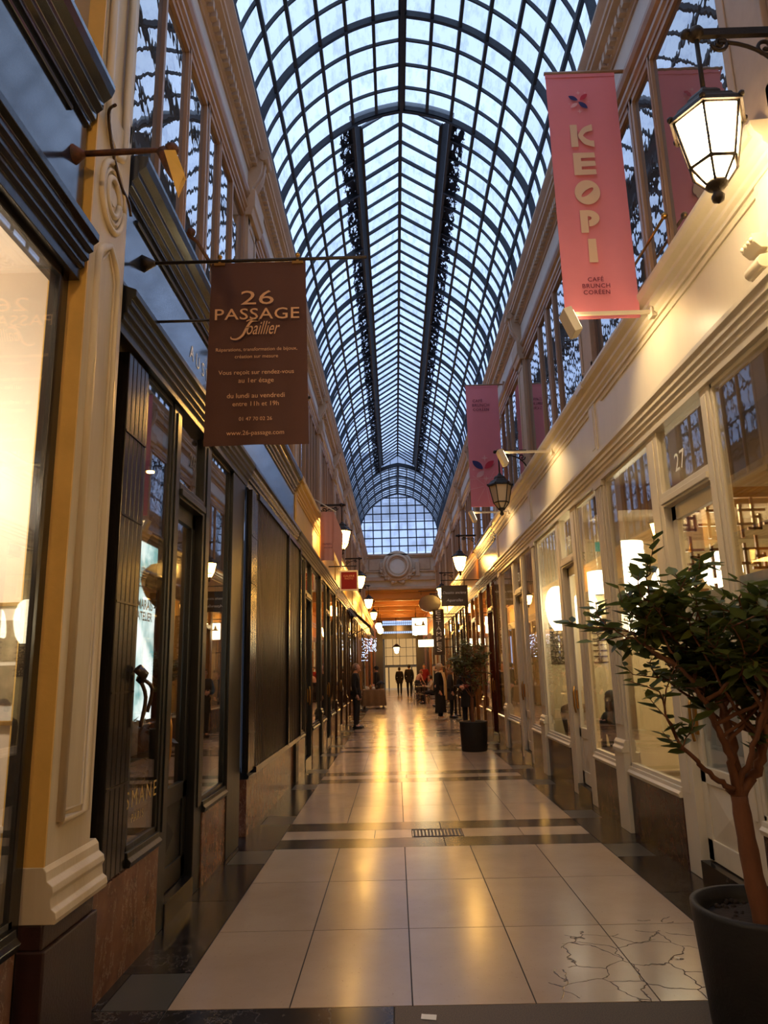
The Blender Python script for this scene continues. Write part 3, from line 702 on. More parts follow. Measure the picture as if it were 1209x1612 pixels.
# ================================================================== SHOPFRONTS
ZS, ZH = .62, 3.52      # sill and head of the shop glazing
def shopfront(sd, k, label, paint, fascia, plinth, opens, pil=True, detail=2, glassm=None, zp=.54, pilm=None, fc=None, group=None, y0=None, y1=None, cap=None):
    root_, T, B0 = WALLS[sd]
    ya = B0 + BAY * k - .15 if y0 is None else y0; yb = B0 + BAY * (k + 1) - .15 if y1 is None else y1; oy = ya + (.15 if y0 is None else 0)
    S = empty('shopfront', T((0, (ya + yb) / 2, 0)), label, 'shopfront', group)
    def put(m, name, mat, parent=S, bevel=0.0): return m.map(T).build(name, mat, parent, bevel=bevel)
    PW = .15
    # pilasters
    if pil:
        for y in ((ya + .16,) if pil == 1 else (ya + .16, yb - .16)):
            m = MB(); m.box(-.1, .035, y - PW, y + PW, .86, 3.62)
            for q in (-.11, -.05, .01, .07): m.box(.035, .048, y + q, y + q + .04, 1.0, 3.5)
            m.box(-.1, .07, y - PW, y + PW, 0, .74)
            m.prism([(0, .74), (.085, .74), (.085, .78), (.065, .80), (.065, .83), (.045, .86), (0, .86)], y - PW - .01, y + PW + .01)
            m.box(-.1, .06, y - PW - .01, y + PW + .01, 3.46, 3.52)
            put(m, 'pilaster', pilm or paint, bevel=.006)
            m = MB(); m.box(0, .045, y - .11, y + .11, 3.84, 4.40); m.box(.045, .052, y - .06, y + .06, 3.9, 4.36); m.box(.0, .17, y - .12, y + .12, 4.57, 4.655); put(m, 'fascia_block', fascia if fc is None else fc, bevel=.012)
    # entablature
    m = MB(); m.prism([(-.1, 3.52), (.05, 3.52), (.05, 3.58), (.07, 3.59), (.07, 3.62), (.09, 3.63), (.09, 3.665), (.11, 3.675), (.11, 3.71), (.135, 3.73), (.135, 3.77), (.06, 3.80), (.05, 3.84), (-.1, 3.84)], ya + .001, yb - .001)
    put(m, 'architrave', paint, bevel=.003)
    m = MB(); m.box(-.1, .03, ya, yb, 3.82, 4.44); put(m, 'fascia', fascia)
    m = MB()
    m.prism([(-.1, 4.40), (.05, 4.40), (.05, 4.43), (.075, 4.45), (.075, 4.48), (.11, 4.51), (.11, 4.545), (.15, 4.58), (.165, 4.62), (.165, 4.65), (-.1, 4.67)], ya, yb)
    m.prism([(.03, 4.33), (.045, 4.33), (.05, 4.35), (.03, 4.36)], ya + .2, yb - .2)
    put(m, 'cornice', fascia if cap is None else cap, bevel=.003)
    # openings
    xs = []
    for op in opens:
        kind, a, b = op[0], oy + op[1], oy + op[2]
        if kind == 'win':
            m = MB(); m.box(-.10, .03, a, b, 0, zp); put(m, 'plinth', plinth)
            m = MB(); m.prism([(-.1, zp), (.045, zp), (.055, zp + .03), (.035, zp + .05), (.03, ZS), (-.1, ZS)], a, b); put(m, 'sill', paint, bevel=.003)
            m = MB(); m.box(-.006, 0, a, b, ZS, ZH); put(m, 'pane', glassm or MT['glass'])
            m = MB(); e = .035
            m.box(-.04, .012, a, a + e, ZS, ZH); m.box(-.04, .012, b - e, b, ZS, ZH); m.box(-.04, .012, a, b, ZH - e, ZH + .01); m.box(-.04, .012, a, b, ZS - .01, ZS + e)
            put(m, 'window_frame', paint, bevel=.004)
        elif kind == 'door':
            zt = 2.86
            m = MB(); m.box(-.06, .025, a, b, zt, zt + .12); m.box(-.02, .045, a, b, zt + .02, zt + .07); put(m, 'transom_bar', paint, bevel=.005)
            m = MB(); m.box(-.02, -.014, a, b, zt + .12, ZH); put(m, 'pane', glassm or MT['glass'])
            m = MB(); m.box(-.35, .03, a, b, 0, .14); put(m, 'threshold', F_dark)
            D = MB(); x0, x1 = -.085, -.04
            st = .09; D.box(x0, x1, a, a + st, .15, zt); D.box(x0, x1, b - st, b, .15, zt); D.box(x0, x1, a, b, zt - .12, zt); D.box(x0, x1, a, b, .15, .30); D.box(x0, x1, a, b, .70, .82)
            D.box(x0 + .015, x1 - .015, a, b, .2, .75)
            if detail > 1:   # raised diamond of the lower panel
                c = (a + b) / 2; h = .5
                D.add([(x1 - .015, a + st, .30), (x1 - .015, b - st, .30), (x1 - .015, b - st, .70), (x1 - .015, a + st, .70), (x1 + .012, c, h)], [(0, 1, 4), (1, 2, 4), (2, 3, 4), (3, 0, 4)])
            door = put(D, 'door', paint, bevel=.004)
            m = MB(); m.box((x0 + x1) / 2 - .003, (x0 + x1) / 2 + .003, a + st, b - st, .82, zt - .12); m.map(T).build('door_pane', glassm or MT['glass'], door)
            if detail:
                m = MB(); yy = b - st / 2 if op[3:] and op[3] == 'far' else a + st / 2
                m.tube([(x1 + .035, yy, 1.0), (x1 + .05, yy, 1.08), (x1 + .05, yy, 1.25), (x1 + .035, yy, 1.33)], .012, 8); m.box(x1, x1 + .02, yy - .02, yy + .02, 1.05, 1.28)
                m.map(T).build('door_handle', MT['brass'], door)
        elif kind == 'post':
            zb = 0 if op[3:] and op[3] in ('floor', 0) else (0 if not (op[3:]) else op[3])
            m = MB(); fr = op[4] if op[4:] else .022
            m.box(-.06, fr, a, b, zb, ZH + .02)
            if fr > .01: m.box(fr, fr + .01, a + (b - a) * .3, b - (b - a) * .3, max(zb, .6), ZH - .05)
            put(m, 'post', paint, bevel=.005)
        elif kind == 'panel':
            m = MB(); m.box(-.12, .04, a, b, 0, ZH); put(m, 'panel', paint, bevel=.005)
    return S
def std(w1=(.15, 1.08), d=(1.23, 2.13), w2=(2.38, 3.69), hs='far'):
    return [('win',) + w1, ('post', w1[1], d[0], 'floor'), ('door', d[0], d[1], hs), ('post', d[1], w2[0], 'floor'), ('win',) + w2]

# ---- right side
CR = MT['cream']
cafe_fascia = MT['cream']
s27 = shopfront('R', 0, 'cream shopfront with white 27 above its door, nearest on the right', CR, CR, MT['plinth_dk'], std(), pil=1)
sB = shopfront('R', 1, 'cream shopfront with the seated customers behind its glass, between two pilasters', CR, CR, MT['plinth_dk'], std((.15, 1.12), (1.4, 2.02), (2.28, 3.69)), pil=1)
sC = shopfront('R', 2, 'cream shopfront beside the red-brown one, farthest of the cream row', CR, CR, MT['plinth_dk'], std((.15, 1.1), (1.35, 2.05), (2.3, 3.69)), pil=2, y1=15.42)
shopfront('R', 3, 'red-brown mahogany shopfront just past the cream row', MT['mahog'], MT['brownp'], MT['plinth_red'], std((.05, 1.1), (1.3, 2.1), (2.3, 3.5)), pil=0, y0=15.42)
shopfront('R', 4, 'golden oak shopfront behind the dark hanging sign with white script', MT['oak'], MT['oak'], MT['plinth_red'], std(), pil=1, detail=1)
shopfront('R', 5, 'brown shopfront behind the tall vertical lettered sign on the right', MT['brownp'], MT['oak'], MT['plinth_red'], std(), pil=1, detail=1)
for k in range(6, 14):
    shopfront('R', k, 'golden brown shopfront in the far part of the passage on the right', MT['oak'] if k % 2 else MT['brownp'], MT['oak'], MT['plinth_red'], std(), pil=1 if k < 9 else 0, detail=0, group='far shopfronts on the right')
# ---- left side
def dark_std(): return std((.3, 1.2), (1.4, 2.2), (2.4, 3.6))
sg = shopfront('L', -1, 'black shopfront of the bright picture gallery at the left edge', MT['black'], MT['navy'], MT['plinth_red'],
               [('win', .15, 3.63), ('post', 3.63, 3.71, 0, .0)], pil=0, detail=1, y0=-.5, y1=3.215)
sj = shopfront('L', 0, 'black-green shopfront with gold lettering on its window, beside the cream pilaster', MT['green'], MT['navy'], MT['plinth_red'],
               [('win', .60, 1.16), ('post', 1.16, 1.34), ('door', 1.34, 2.0, 'near'), ('post', 2.0, 2.22, 'floor'), ('win', 2.22, 3.0), ('panel', 3.0, 3.54)], pil=0, y0=3.74, y1=7.36)
ss = shopfront('L', 1, 'closed shopfront behind the folded dark iron shutter', MT['black'], MT['navy'], MT['plinth_red'],
               [('win', .3, 3.8)], pil=0, detail=1, y0=7.36, y1=11.2)
shopfront('L', 2, 'dark shopfront with gold-lit fascia just past the iron shutter', MT['green'], MT['ochre'], MT['plinth_red'], dark_std(), pil=1, detail=1)
shopfront('L', 3, 'dark shopfront under the hanging pale pink cloth banner', MT['green'], MT['ochre'], MT['plinth_red'], dark_std(), pil=1, detail=1)
shopfront('L', 4, 'brown shopfront behind the man looking up on the left', MT['brownp'], MT['ochre'], MT['plinth_red'], dark_std(), pil=1, detail=1)
shopfront('L', 5, 'brown shopfront under the slanted dark awning on the left', MT['brownp'], MT['ochre'], MT['plinth_red'], dark_std(), pil=1, detail=0)
for k in range(6, 14):
    shopfront('L', k, 'golden brown shopfront in the far part of the passage on the left', MT['oak'] if k % 2 else MT['brownp'], MT['ochre'], MT['plinth_red'], std(), pil=1 if k < 9 else 0, detail=0, group='far shopfronts on the left')

# carved bracket under the fascia of the nearest cream shopfront
m = MB(); m.prism([(.02, 3.80), (.10, 3.80), (.125, 3.84), (.12, 3.90), (.02, 3.92)], 3.78, 3.93); m.tube([(.10, 3.77, 3.855), (.10, 3.94, 3.855)], .042, 12)
m.prism([(.02, 3.96), (.09, 3.96), (.13, 4.0), (.14, 4.05), (.02, 4.06)], 3.80, 3.95)
for i in range(4): m.ball((.13, 3.82 + i * .037, 4.02), .017, 8, 6)
m.map(side('R')).build('carved_bracket', CR, s27, bevel=.006)
# rooms
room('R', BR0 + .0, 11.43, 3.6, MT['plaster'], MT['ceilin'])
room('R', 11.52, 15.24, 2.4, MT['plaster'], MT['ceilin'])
room('L', -.5, 3.36, 1.3, MT['plaster_w'], MT['plaster_w'])
MB().box(-2.87, -1.605, 3.26, 3.31, 0, 3.6).build('display_wall', MT['plaster_w'], WALLS['L'][0])
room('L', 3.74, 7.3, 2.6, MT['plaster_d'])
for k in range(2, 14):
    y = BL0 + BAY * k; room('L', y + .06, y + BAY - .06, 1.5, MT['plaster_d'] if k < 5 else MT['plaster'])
for k in range(3, 14):
    y = BR0 + BAY * k; room('R', y + .06, y + BAY - .06, 1.5, MT['plaster'])
m = MB(); m.box(-.3, .08, -4.2, -.5, 0, 4.66); m.map(side('L')).build('near_wall', MT['stone'], WALLS['L'][0])
m = MB(); m.box(-.3, .05, -4.2, 3.6, 0, 4.66); m.map(side('R')).build('near_wall', CR, WALLS['R'][0])

# ---- cream pilaster with panel and rosette between gallery and black-green shop
TLs = side('L')
PI_ = empty('trim_3', (XL, 3.48, 0), kind='structure')
ya, yb = 3.25, 3.71
m = MB(); m.box(-.1, .07, ya, yb, .8, 4.7)
for z0, z1 in ((.86, 3.72), (4.35, 6.6)):
    pass
m.map(TLs).build('pilaster_shaft', [MT['cream_old']], PI_, bevel=.006)
# raised border mouldings forming the sunk panel, its top cut by the rosette
def mould(pts, r=.026):
    m = MB(); m.tube(pts, r, 6, smooth=True); return m
yc = (ya + yb) / 2; px = .07
path = [(px, ya + .1, .98), (px, ya + .1, 3.74), (px, ya + .12, 3.79), (px, yc - .08, 3.82), (px, yc, 3.88), (px, yc + .08, 3.82), (px, yb - .12, 3.79), (px, yb - .1, 3.74), (px, yb - .1, .98), (px, ya + .1, .98)]
m = mould(path).mesh(mould([(a, b * 1.0 + (.035 if b < yc else -.035 if b > yc else 0), c + (.035 if c < 1 else -.035)) for a, b, c in path], .01))
m.map(TLs).build('panel_moulding', MT['cream_old'], PI_)
m = MB()
for r, q in ((.155, .02), (.12, .012), (.085, .02)): m.tube([(px + .004, yc + r * .98 * cos(t), 4.18 + r * 1.28 * sin(t)) for t in [2 * pi * i / 28 for i in range(29)]], q, 6)
m.tube([(px - .02, yc, 4.18), (px + .01, yc, 4.18)], .05, 16)
m.map(TLs).build('rosette', MT['cream_old'], PI_)
m = MB(); path = [(px, ya + .1, 6.4), (px, ya + .1, 4.56), (px, ya + .13, 4.50), (px, yc, 4.44), (px, yb - .13, 4.50), (px, yb - .1, 4.56), (px, yb - .1, 6.4)]
m = mould(path); m.map(TLs).build('panel_moulding', MT['cream_old'], PI_)
m = MB(); m.prism([(-.1, .60), (.135, .60), (.14, .62), (.135, .645), (.115, .66), (.11, .70), (.12, .72), (.115, .745), (.09, .765), (.085, .80), (.07, .82), (-.1, .82)], ya - .015, yb + .07)
m.map(TLs).build('pilaster_base_moulding', MT['cream_old'], PI_, bevel=.003)
m = MB(); m.box(-.1, .10, ya - .015, yb + .07, 0, .5); m.box(-.1, .085, ya - .01, yb + .05, .5, .6); m.map(TLs).build('pilaster_plinth', MT['plinth_plain'], PI_, bevel=.008)
m = MB(); m.box(-.12, .071, ya - .012, ya + .0, .62, 6.6); m.map(TLs).build('lamplit_return', MT['ochre'], PI_)  # cream pilaster's side face, its warm light put into the ochre colour
# ================================================================== LANTERNS
def lantern(sd, y, label, lit='lamp_pane', reach=.50, z=5.07, group='bracket lanterns along the passage'):
    T = side(sd); S = empty('wall_lantern', T((.02, y, z)), label, 'lantern', group)
    L = reach
    def put(m, n, mat): return m.map(lambda v: T((v[0], v[1] + y, v[2] + z))).build(n, mat, S)
    m = MB(); m.beam((0, 0, 0), (L + .05, 0, 0), .03, .045); m.ball((L, 0, 0), .045, 10, 8); m.ball((L + .06, 0, 0), .028, 8, 6); m.box(-.03, .03, -.035, .035, -.42, .12)
    put(m, 'bracket_arm', MT['lampmetal'])
    sp_ = []
    for i in range(15):
        a = i / 14; sp_.append((.02 + .30 * a, 0, -.40 + .37 * a ** .6))
    m = MB(); m.tube([(.03 + (L - .15) * (1 - cos(t)) , 0, -.36 + .30 * sin(t)) for t in [i / 10 * pi / 2 for i in range(11)]], .011, 6)
    def scroll(cx, cz, r0, turns, s):
        return [(cx + s * r0 * (1 - .8 * i / 24) * cos(2 * pi * turns * i / 24), 0, cz - r0 * (1 - .8 * i / 24) * sin(2 * pi * turns * i / 24)) for i in range(25)]
    m.tube(scroll(L - .13, -.07, .05, 1.4, 1), .011, 6); m.tube(scroll(.12, -.1, .06, 1.4, -1), .011, 6)
    put(m, 'scroll', MT['lampmetal'])
    c = (L, 0, 0)
    m = MB(); m.tube([(L, 0, 0), (L, 0, -.42)], .013, 8); m.lathe([(.02, -.44), (.04, -.41), (.028, -.38), (.014, -.36)], c, 10); put(m, 'stem', MT['lampmetal'])
    m = MB()
    m.lathe([(.03, -.40), (.075, -.415), (.095, -.44), (.10, -.47), (.155, -.50), (.165, -.52), (.205, -.56), (.21, -.585), (.195, -.585), (.16, -.55)], c, 6, smooth=False)
    for i in range(6):
        a = 2 * pi * i / 6; m.ball((L + .205 * cos(a), .205 * sin(a), -.56), .018, 6, 5)
    put(m, 'cap', MT['lampmetal'])
    r0, r1, r2 = .185, .125, .05; z0, z1, z2 = -.58, -.865, -.965
    g = MB(); v = []
    for (r, zz) in ((r0 - .006, z0), (r1 - .006, z1), (r2, z2)):
        for i in range(6): v.append((L + r * cos(2 * pi * i / 6), r * sin(2 * pi * i / 6), zz))
    g.add(v, [(i + 6 * j, (i + 1) % 6 + 6 * j, (i + 1) % 6 + 6 * (j + 1), i + 6 * (j + 1)) for j in range(2) for i in range(6)])
    put(g, 'glass_body', MT[lit])
    f = MB()
    for i in range(6):
        a = 2 * pi * i / 6; b = 2 * pi * (i + 1) / 6
        P0 = lambda r, t, zz: (L + r * cos(t), r * sin(t), zz)
        f.tube([P0(r0, a, z0), P0(r1, a, z1), P0(r2 + .004, a, z2)], .008, 5); f.tube([P0(r1, a, z1), P0(r1, b, z1)], .011, 5); f.tube([P0(r0, a, z0), P0(r0, b, z0)], .011, 5)
    put(f, 'lamp_frame', MT['lampmetal'])
    m = MB(); m.lathe([(.055, -.955), (.06, -.975), (.045, -.99), (.025, -1.0), (.022, -1.02), (.035, -1.04), (.03, -1.065), (.0001, -1.085)], c, 10); put(m, 'finial', MT['lampmetal'])
    return S
lantern('R', 3.42, 'large brightly lit hexagonal lantern nearest on the right, by the upper window', 'lamp_pane_w')
lantern('R', 11.43, 'only unlit lantern, in front of the second pink banner', 'lamp_off')
lantern('R', 19.1, 'lit lantern on the right above the dark hanging script sign')
lantern('R', 26.8, 'lit lantern left of the dark script sign, over the oval shop sign')
lantern('R', 34.5, 'small far lit lantern on the right beside the white box sign')
lantern('L', 7.36, 'lit lantern half hidden behind the brown banner')
lantern('L', 15.04, 'lit lantern beside the pale pink cloth banner on the left')
lantern('L', 22.7, 'lit lantern right of the square red sign on the left')
lantern('L', 30.4, 'small lit lantern on the left, third beyond the brown banner')
lantern('L', 37.6, 'small lit lantern on the left just before the end wall')
for i, (x, y, z) in enumerate([(-.95, 43, 4.1), (-.95, 48, 4.1), (1.25, 42.5, 3.9), (1.35, 47, 3.9)]):
    S = empty('hanging_lamp', (x, y, z), ['small far globe lamp on the left, nearer of two', 'small far globe lamp on the left, farther of two', 'small far globe lamp on the right under the box sign', 'farthest globe lamp on the right of the hall'][i], 'lamp', 'globe lamps of the far hall')
    m = MB(); m.ball((x, y, z), .2, 12, 8, 1, 1, 1.1); m.build('globe', MT['lamp_pane'], S)
    m = MB(); m.tube([(x, y, z + .18), (x, y, z + 1.2 if z + 1.2 < 5.3 else 5.2)], .015, 6); m.lathe([(.12, .16), (.14, .2), (.03, .3)], (x, y, z), 10); m.build('rod', MT['lampmetal'], S)
# iron lantern hanging in the middle of the far opening
S = empty('pendant_lantern', (.1, 54, 4.0), 'dark iron lantern hanging in the middle of the far opening', 'lantern')
m = MB(); m.tube([(.1, 54, 3.35), (.1, 54, 5.62)], .02, 6); m.lathe([(.05, 3.42), (.3, 3.2), (.32, 3.16), (.1, 3.16)], (.1, 54, 0), 8); m.build('cap', MT['black'], S)
m = MB(); m.lathe([(.22, 3.15), (.13, 2.75), (.02, 2.7)], (.1, 54, 0), 6, smooth=False); m.build('glass_body', MT['sign_lit'], S)

# ================================================================== SIGN FLOODLIGHTS on arms
def flood(sd, y, label, z=4.46, reach=.72, mat='cream', head=True, lit=True, dy=0.0):
    T = side(sd); S = empty('sign_floodlight', T((.05, y, z)), label, 'floodlight', 'arm floodlights over the shop fascias')
    def put(m, n, mt): return m.map(lambda v: T((v[0] + .05, v[1] + y, v[2] + z))).build(n, mt, S, bevel=.003)
    m = MB(); m.box(-.06, .03, -.035, .035, -.05, .05); m.box(.03, .045, -.045, .045, -.055, .055); put(m, 'wall_plate', MT[mat])
    m = MB(); m.beam((.03, 0, 0), (reach, dy, .0), .024, .03); put(m, 'arm', MT[mat])
    if head:
        A = radians(17)
        tl = lambda v: Vector((reach, dy, -.02)) + Matrix.Rotation(A, 3, 'Y') @ Vector(v)
        m = MB(); m.prism([(-.035, -.17), (.03, -.17), (.05, .05), (-.02, .05)], -.085, .085); m.map(tl); put(m, 'lamp_head', MT[mat])
        if lit:
            m = MB(); m.add([(-.037, -.07, -.15), (-.037, .07, -.15), (-.026, .07, .02), (-.026, -.07, .02), (-.041, -.07, -.15), (-.041, .07, -.15), (-.030, .07, .02), (-.030, -.07, .02)], [(0, 1, 2, 3), (4, 7, 6, 5), (0, 4, 5, 1), (1, 5, 6, 2), (2, 6, 7, 3), (3, 7, 4, 0)]); m.map(tl); put(m, 'led_face', MT['flood_led'])
    return S
flood('R', 5.53, 'cream arm floodlight below the first large pink banner')
flood('R', 9.45, 'cream arm floodlight overlapping the second pink banner')
flood('R', 13.33, 'thin cream arm under the second pink banner, by the far cream shopfront')
S = empty('sign_floodlight', (XL, 3.1, 4.15), 'rusty arm floodlight crossing the cream pilaster', 'floodlight')
MB().tube([(XL + .03, 3.1, 4.15), (XL + .25, 3.1, 4.155), (XL + .48, 3.1, 4.16)], [.014, .016, .012], 8).build('arm', MT['rust'], S)
MB().lathe([(.0001, -.06), (.045, -.05), (.05, 0), (.03, .03), (.012, .06)], (0, 0, 0), 12).map(lambda v: (XL + .03 + v[2], 3.1 + v[0], 4.15 + v[1])).build('wall_plate', MT['rust'], S)
MB().ball((XL + .52, 3.1, 4.16), .035, 10, 8).tube([(XL + .47, 3.1, 4.155), (XL + .53, 3.1, 4.06), (XL + .55, 3.1, 4.0)], [.03, .045, .03], 10).build('lamp_head', MT['rust'], S)
m = MB(); m.add([(XL + .50, 3.04, 4.11), (XL + .56, 3.03, 4.10), (XL + .60, 3.06, 3.99), (XL + .56, 3.08, 3.90), (XL + .50, 3.07, 4.10), (XL + .56, 3.06, 4.09), (XL + .60, 3.09, 3.98), (XL + .56, 3.11, 3.89)], [(0, 1, 2, 3), (4, 7, 6, 5), (0, 4, 5, 1), (1, 5, 6, 2), (2, 6, 7, 3), (3, 7, 4, 0)]); m.build('reflector_plate', MT['ochre'], S)
S = empty('flag_holder', (XL, 5.2, 4.95), 'small rusty rod holder on the left upper window, just over the brown banner', 'rod holder')
MB().tube([(XL + .04, 4.95, 4.93), (XL + .09, 5.05, 4.93), (XL + .10, 5.5, 4.98), (XL + .05, 5.9, 4.78)], .016, 8).ball((XL + .07, 4.96, 4.95), .035, 8, 6).build('rod', MT['rust'], S)
S = empty('flag_holder', (XR, 5.5, 4.95), 'pair of gilded rods slanting across the upper window beside the first pink banner', 'rod holder')
for a, b in (((XR - .06, 5.11, 5.07), (XR - .06, 5.97, 5.08)), ((XR - .06, 5.09, 4.75), (XR - .06, 5.96, 4.82))): MB().tube([a, b], .012, 8).ball(a, .028, 8, 6).build('rod', MT['brass'], S)
MB().box(XR - .09, XR - .02, 5.93, 6.0, 4.72, 5.2).build('bracket', MT['wood_up'], S)
light('floodlamp', 'SPOT', (XR - .66, 5.53, 4.36), 20, (255, 222, 168), .05, rot=(radians(52), 0, radians(-90)), spot=118)
light('floodlamp', 'SPOT', (XR - .66, 9.45, 4.36), 20, (255, 222, 168), .05, rot=(radians(52), 0, radians(-90)), spot=118)
light('floodlamp', 'SPOT', (XR - .66, 13.33, 4.36), 18, (255, 222, 168), .05, rot=(radians(52), 0, radians(-90)), spot=118)

# ================================================================== BANNERS
def cloth(x0, x1, z0, z1, y, amp=.012, seed=1, nx=24, nz=30, taper=0.0, thick=.004):
    m = MB(); rnd = random.Random(seed); ph = [rnd.uniform(0, 6) for _ in range(4)]
    for s_ in (0, 1):
        v = []
        for j in range(nz + 1):
            tz = j / nz
            for i in range(nx + 1):
                tx = i / nx
                d = amp * (.25 + .75 * (1 - tz) ** .7) * (sin(tx * 7 + ph[0] + tz * 1.2) + .5 * sin(tx * 15 + ph[1]) + .6 * sin(tz * 4 + ph[2]) * tx)
                v.append((x0 + (x1 - x0) * tx + taper * (1 - tz) * (tx - .5), y + d + s_ * thick, z0 + (z1 - z0) * tz))
        m.add(v, [(j * (nx + 1) + i, j * (nx + 1) + i + 1, (j + 1) * (nx + 1) + i + 1, (j + 1) * (nx + 1) + i) for j in range(nz) for i in range(nx)], True)
    return m
def place2d(mb, x, y, z, sx=1, sz=None):
    sz = sx if sz is None else sz
    return MB().mesh(mb, lambda v: (x + v[0] * sx, y - abs(v[2]) - .0, z + v[1] * sz))
def fit(mb, w):
    xs = [v[0] for v in mb.v]; c = (min(xs) + max(xs)) / 2; k = w / (max(xs) - min(xs))
    return MB().mesh(mb, lambda v: ((v[0] - c) * k, v[1] * k, v[2]))
def fitwh(mb, w, h):
    xs = [v[0] for v in mb.v]; ys = [v[1] for v in mb.v]; c = (min(xs) + max(xs)) / 2
    return MB().mesh(mb, lambda v: ((v[0] - c) * w / (max(xs) - min(xs)), (v[1] - min(ys)) * h / (max(ys) - min(ys)), 0))
# -- brown jeweller's banner
by = 4.1; bx0, bx1, bz0, bz1 = -1.10, -.505, 2.93, 4.14
BB = empty('hanging_banner', (-.8, by, 4.15), 'brown cloth banner with pale lettering, hung from a rod on the left', 'banner')
cloth(bx0, bx1, bz0, bz1, by, .007, 3, taper=.04).build('cloth', MT['brown_cloth'], BB)
m = MB(); m.tube([(XL + .02, by, 4.155), (-.115, by, 4.155)], .011, 8); m.lathe([(.055, 0), (.05, .03), (.025, .05), (.018, .09)], (0, 0, 0), 12)
m2 = MB(); m2.tube([(XL + .02, by, 4.155), (-.115, by, 4.155)], .011, 8)
m2.tube([(XL + .03, by, 4.155), (XL + .07, by, 4.155), (XL + .11, by, 4.155)], [.055, .035, .016], 12)
m2.tube([(XL + .03, by + .02, 3.76), (bx0 + .02, by + .02, 3.76)], .009, 8); m2.box(XL + .02, XL + .07, by - .01, by + .05, 3.70, 3.82)
m2.build('rod', MT['lampmetal'], BB)
for x in (bx0 + .05, bx1 - .05):
    m = MB(); m.box(x - .035, x + .035, by - .008, by + .014, 4.122, 4.14); m.ball((x, by, 4.185), .016, 8, 6); m.box(x - .008, x + .008, by - .008, by + .008, 4.14, 4.18)
    m.build('clip', MT['brass'], BB)
cxb = (bx0 + bx1) / 2; YT = by - .026
let = MB()
def line(mb, w, z, h=None, dx=0):
    mm = fit(mb, w) if h is None else fitwh(mb, w, h)
    MB().mesh(mm, lambda v: (cxb + dx + v[0], YT, z + v[1])).build('text_line', MT['let_beige'], BB)
line(text_mb('26', 1, bold=.0), .205, 3.835, .095)
line(text_mb('PASSAGE', 1, spacing=1.05, bold=.005), .525, 3.735, .075)
line(text_mb('oaillier', 1, shear=.42), .205, 3.633, .088, .04)
j = spline2d([(-.868, 3.722), (-.845, 3.732), (-.79, 3.727), (-.835, 3.722), (-.865, 3.68), (-.89, 3.63), (-.925, 3.605), (-.958, 3.608), (-.962, 3.622)], 6)
let.mesh(stroke2d(j, [.005 + .010 * sin(pi * i / (len(j) - 1)) for i in range(len(j))]), lambda v: (v[0], YT, v[1]))
let.mesh(stroke2d([(-.872, 3.680), (-.842, 3.684)], .005), lambda v: (v[0], YT, v[1]))
for s_, w_, z_ in (('Réparations, transformation de bijoux,', .50, 3.525), ('création sur mesure', .265, 3.478), ('Vous reçoit sur rendez-vous', .46, 3.372), ('au 1er étage', .215, 3.318), ('du lundi au vendredi', .35, 3.22), ('entre 11h et 19h', .28, 3.168), ('01 47 70 02 26', .20, 3.075), ('www.26-passage.com', .345, 2.985)):
    line(text_mb(s_, 1), w_, z_)
let.build('script_initial', MT['let_beige'], BB)
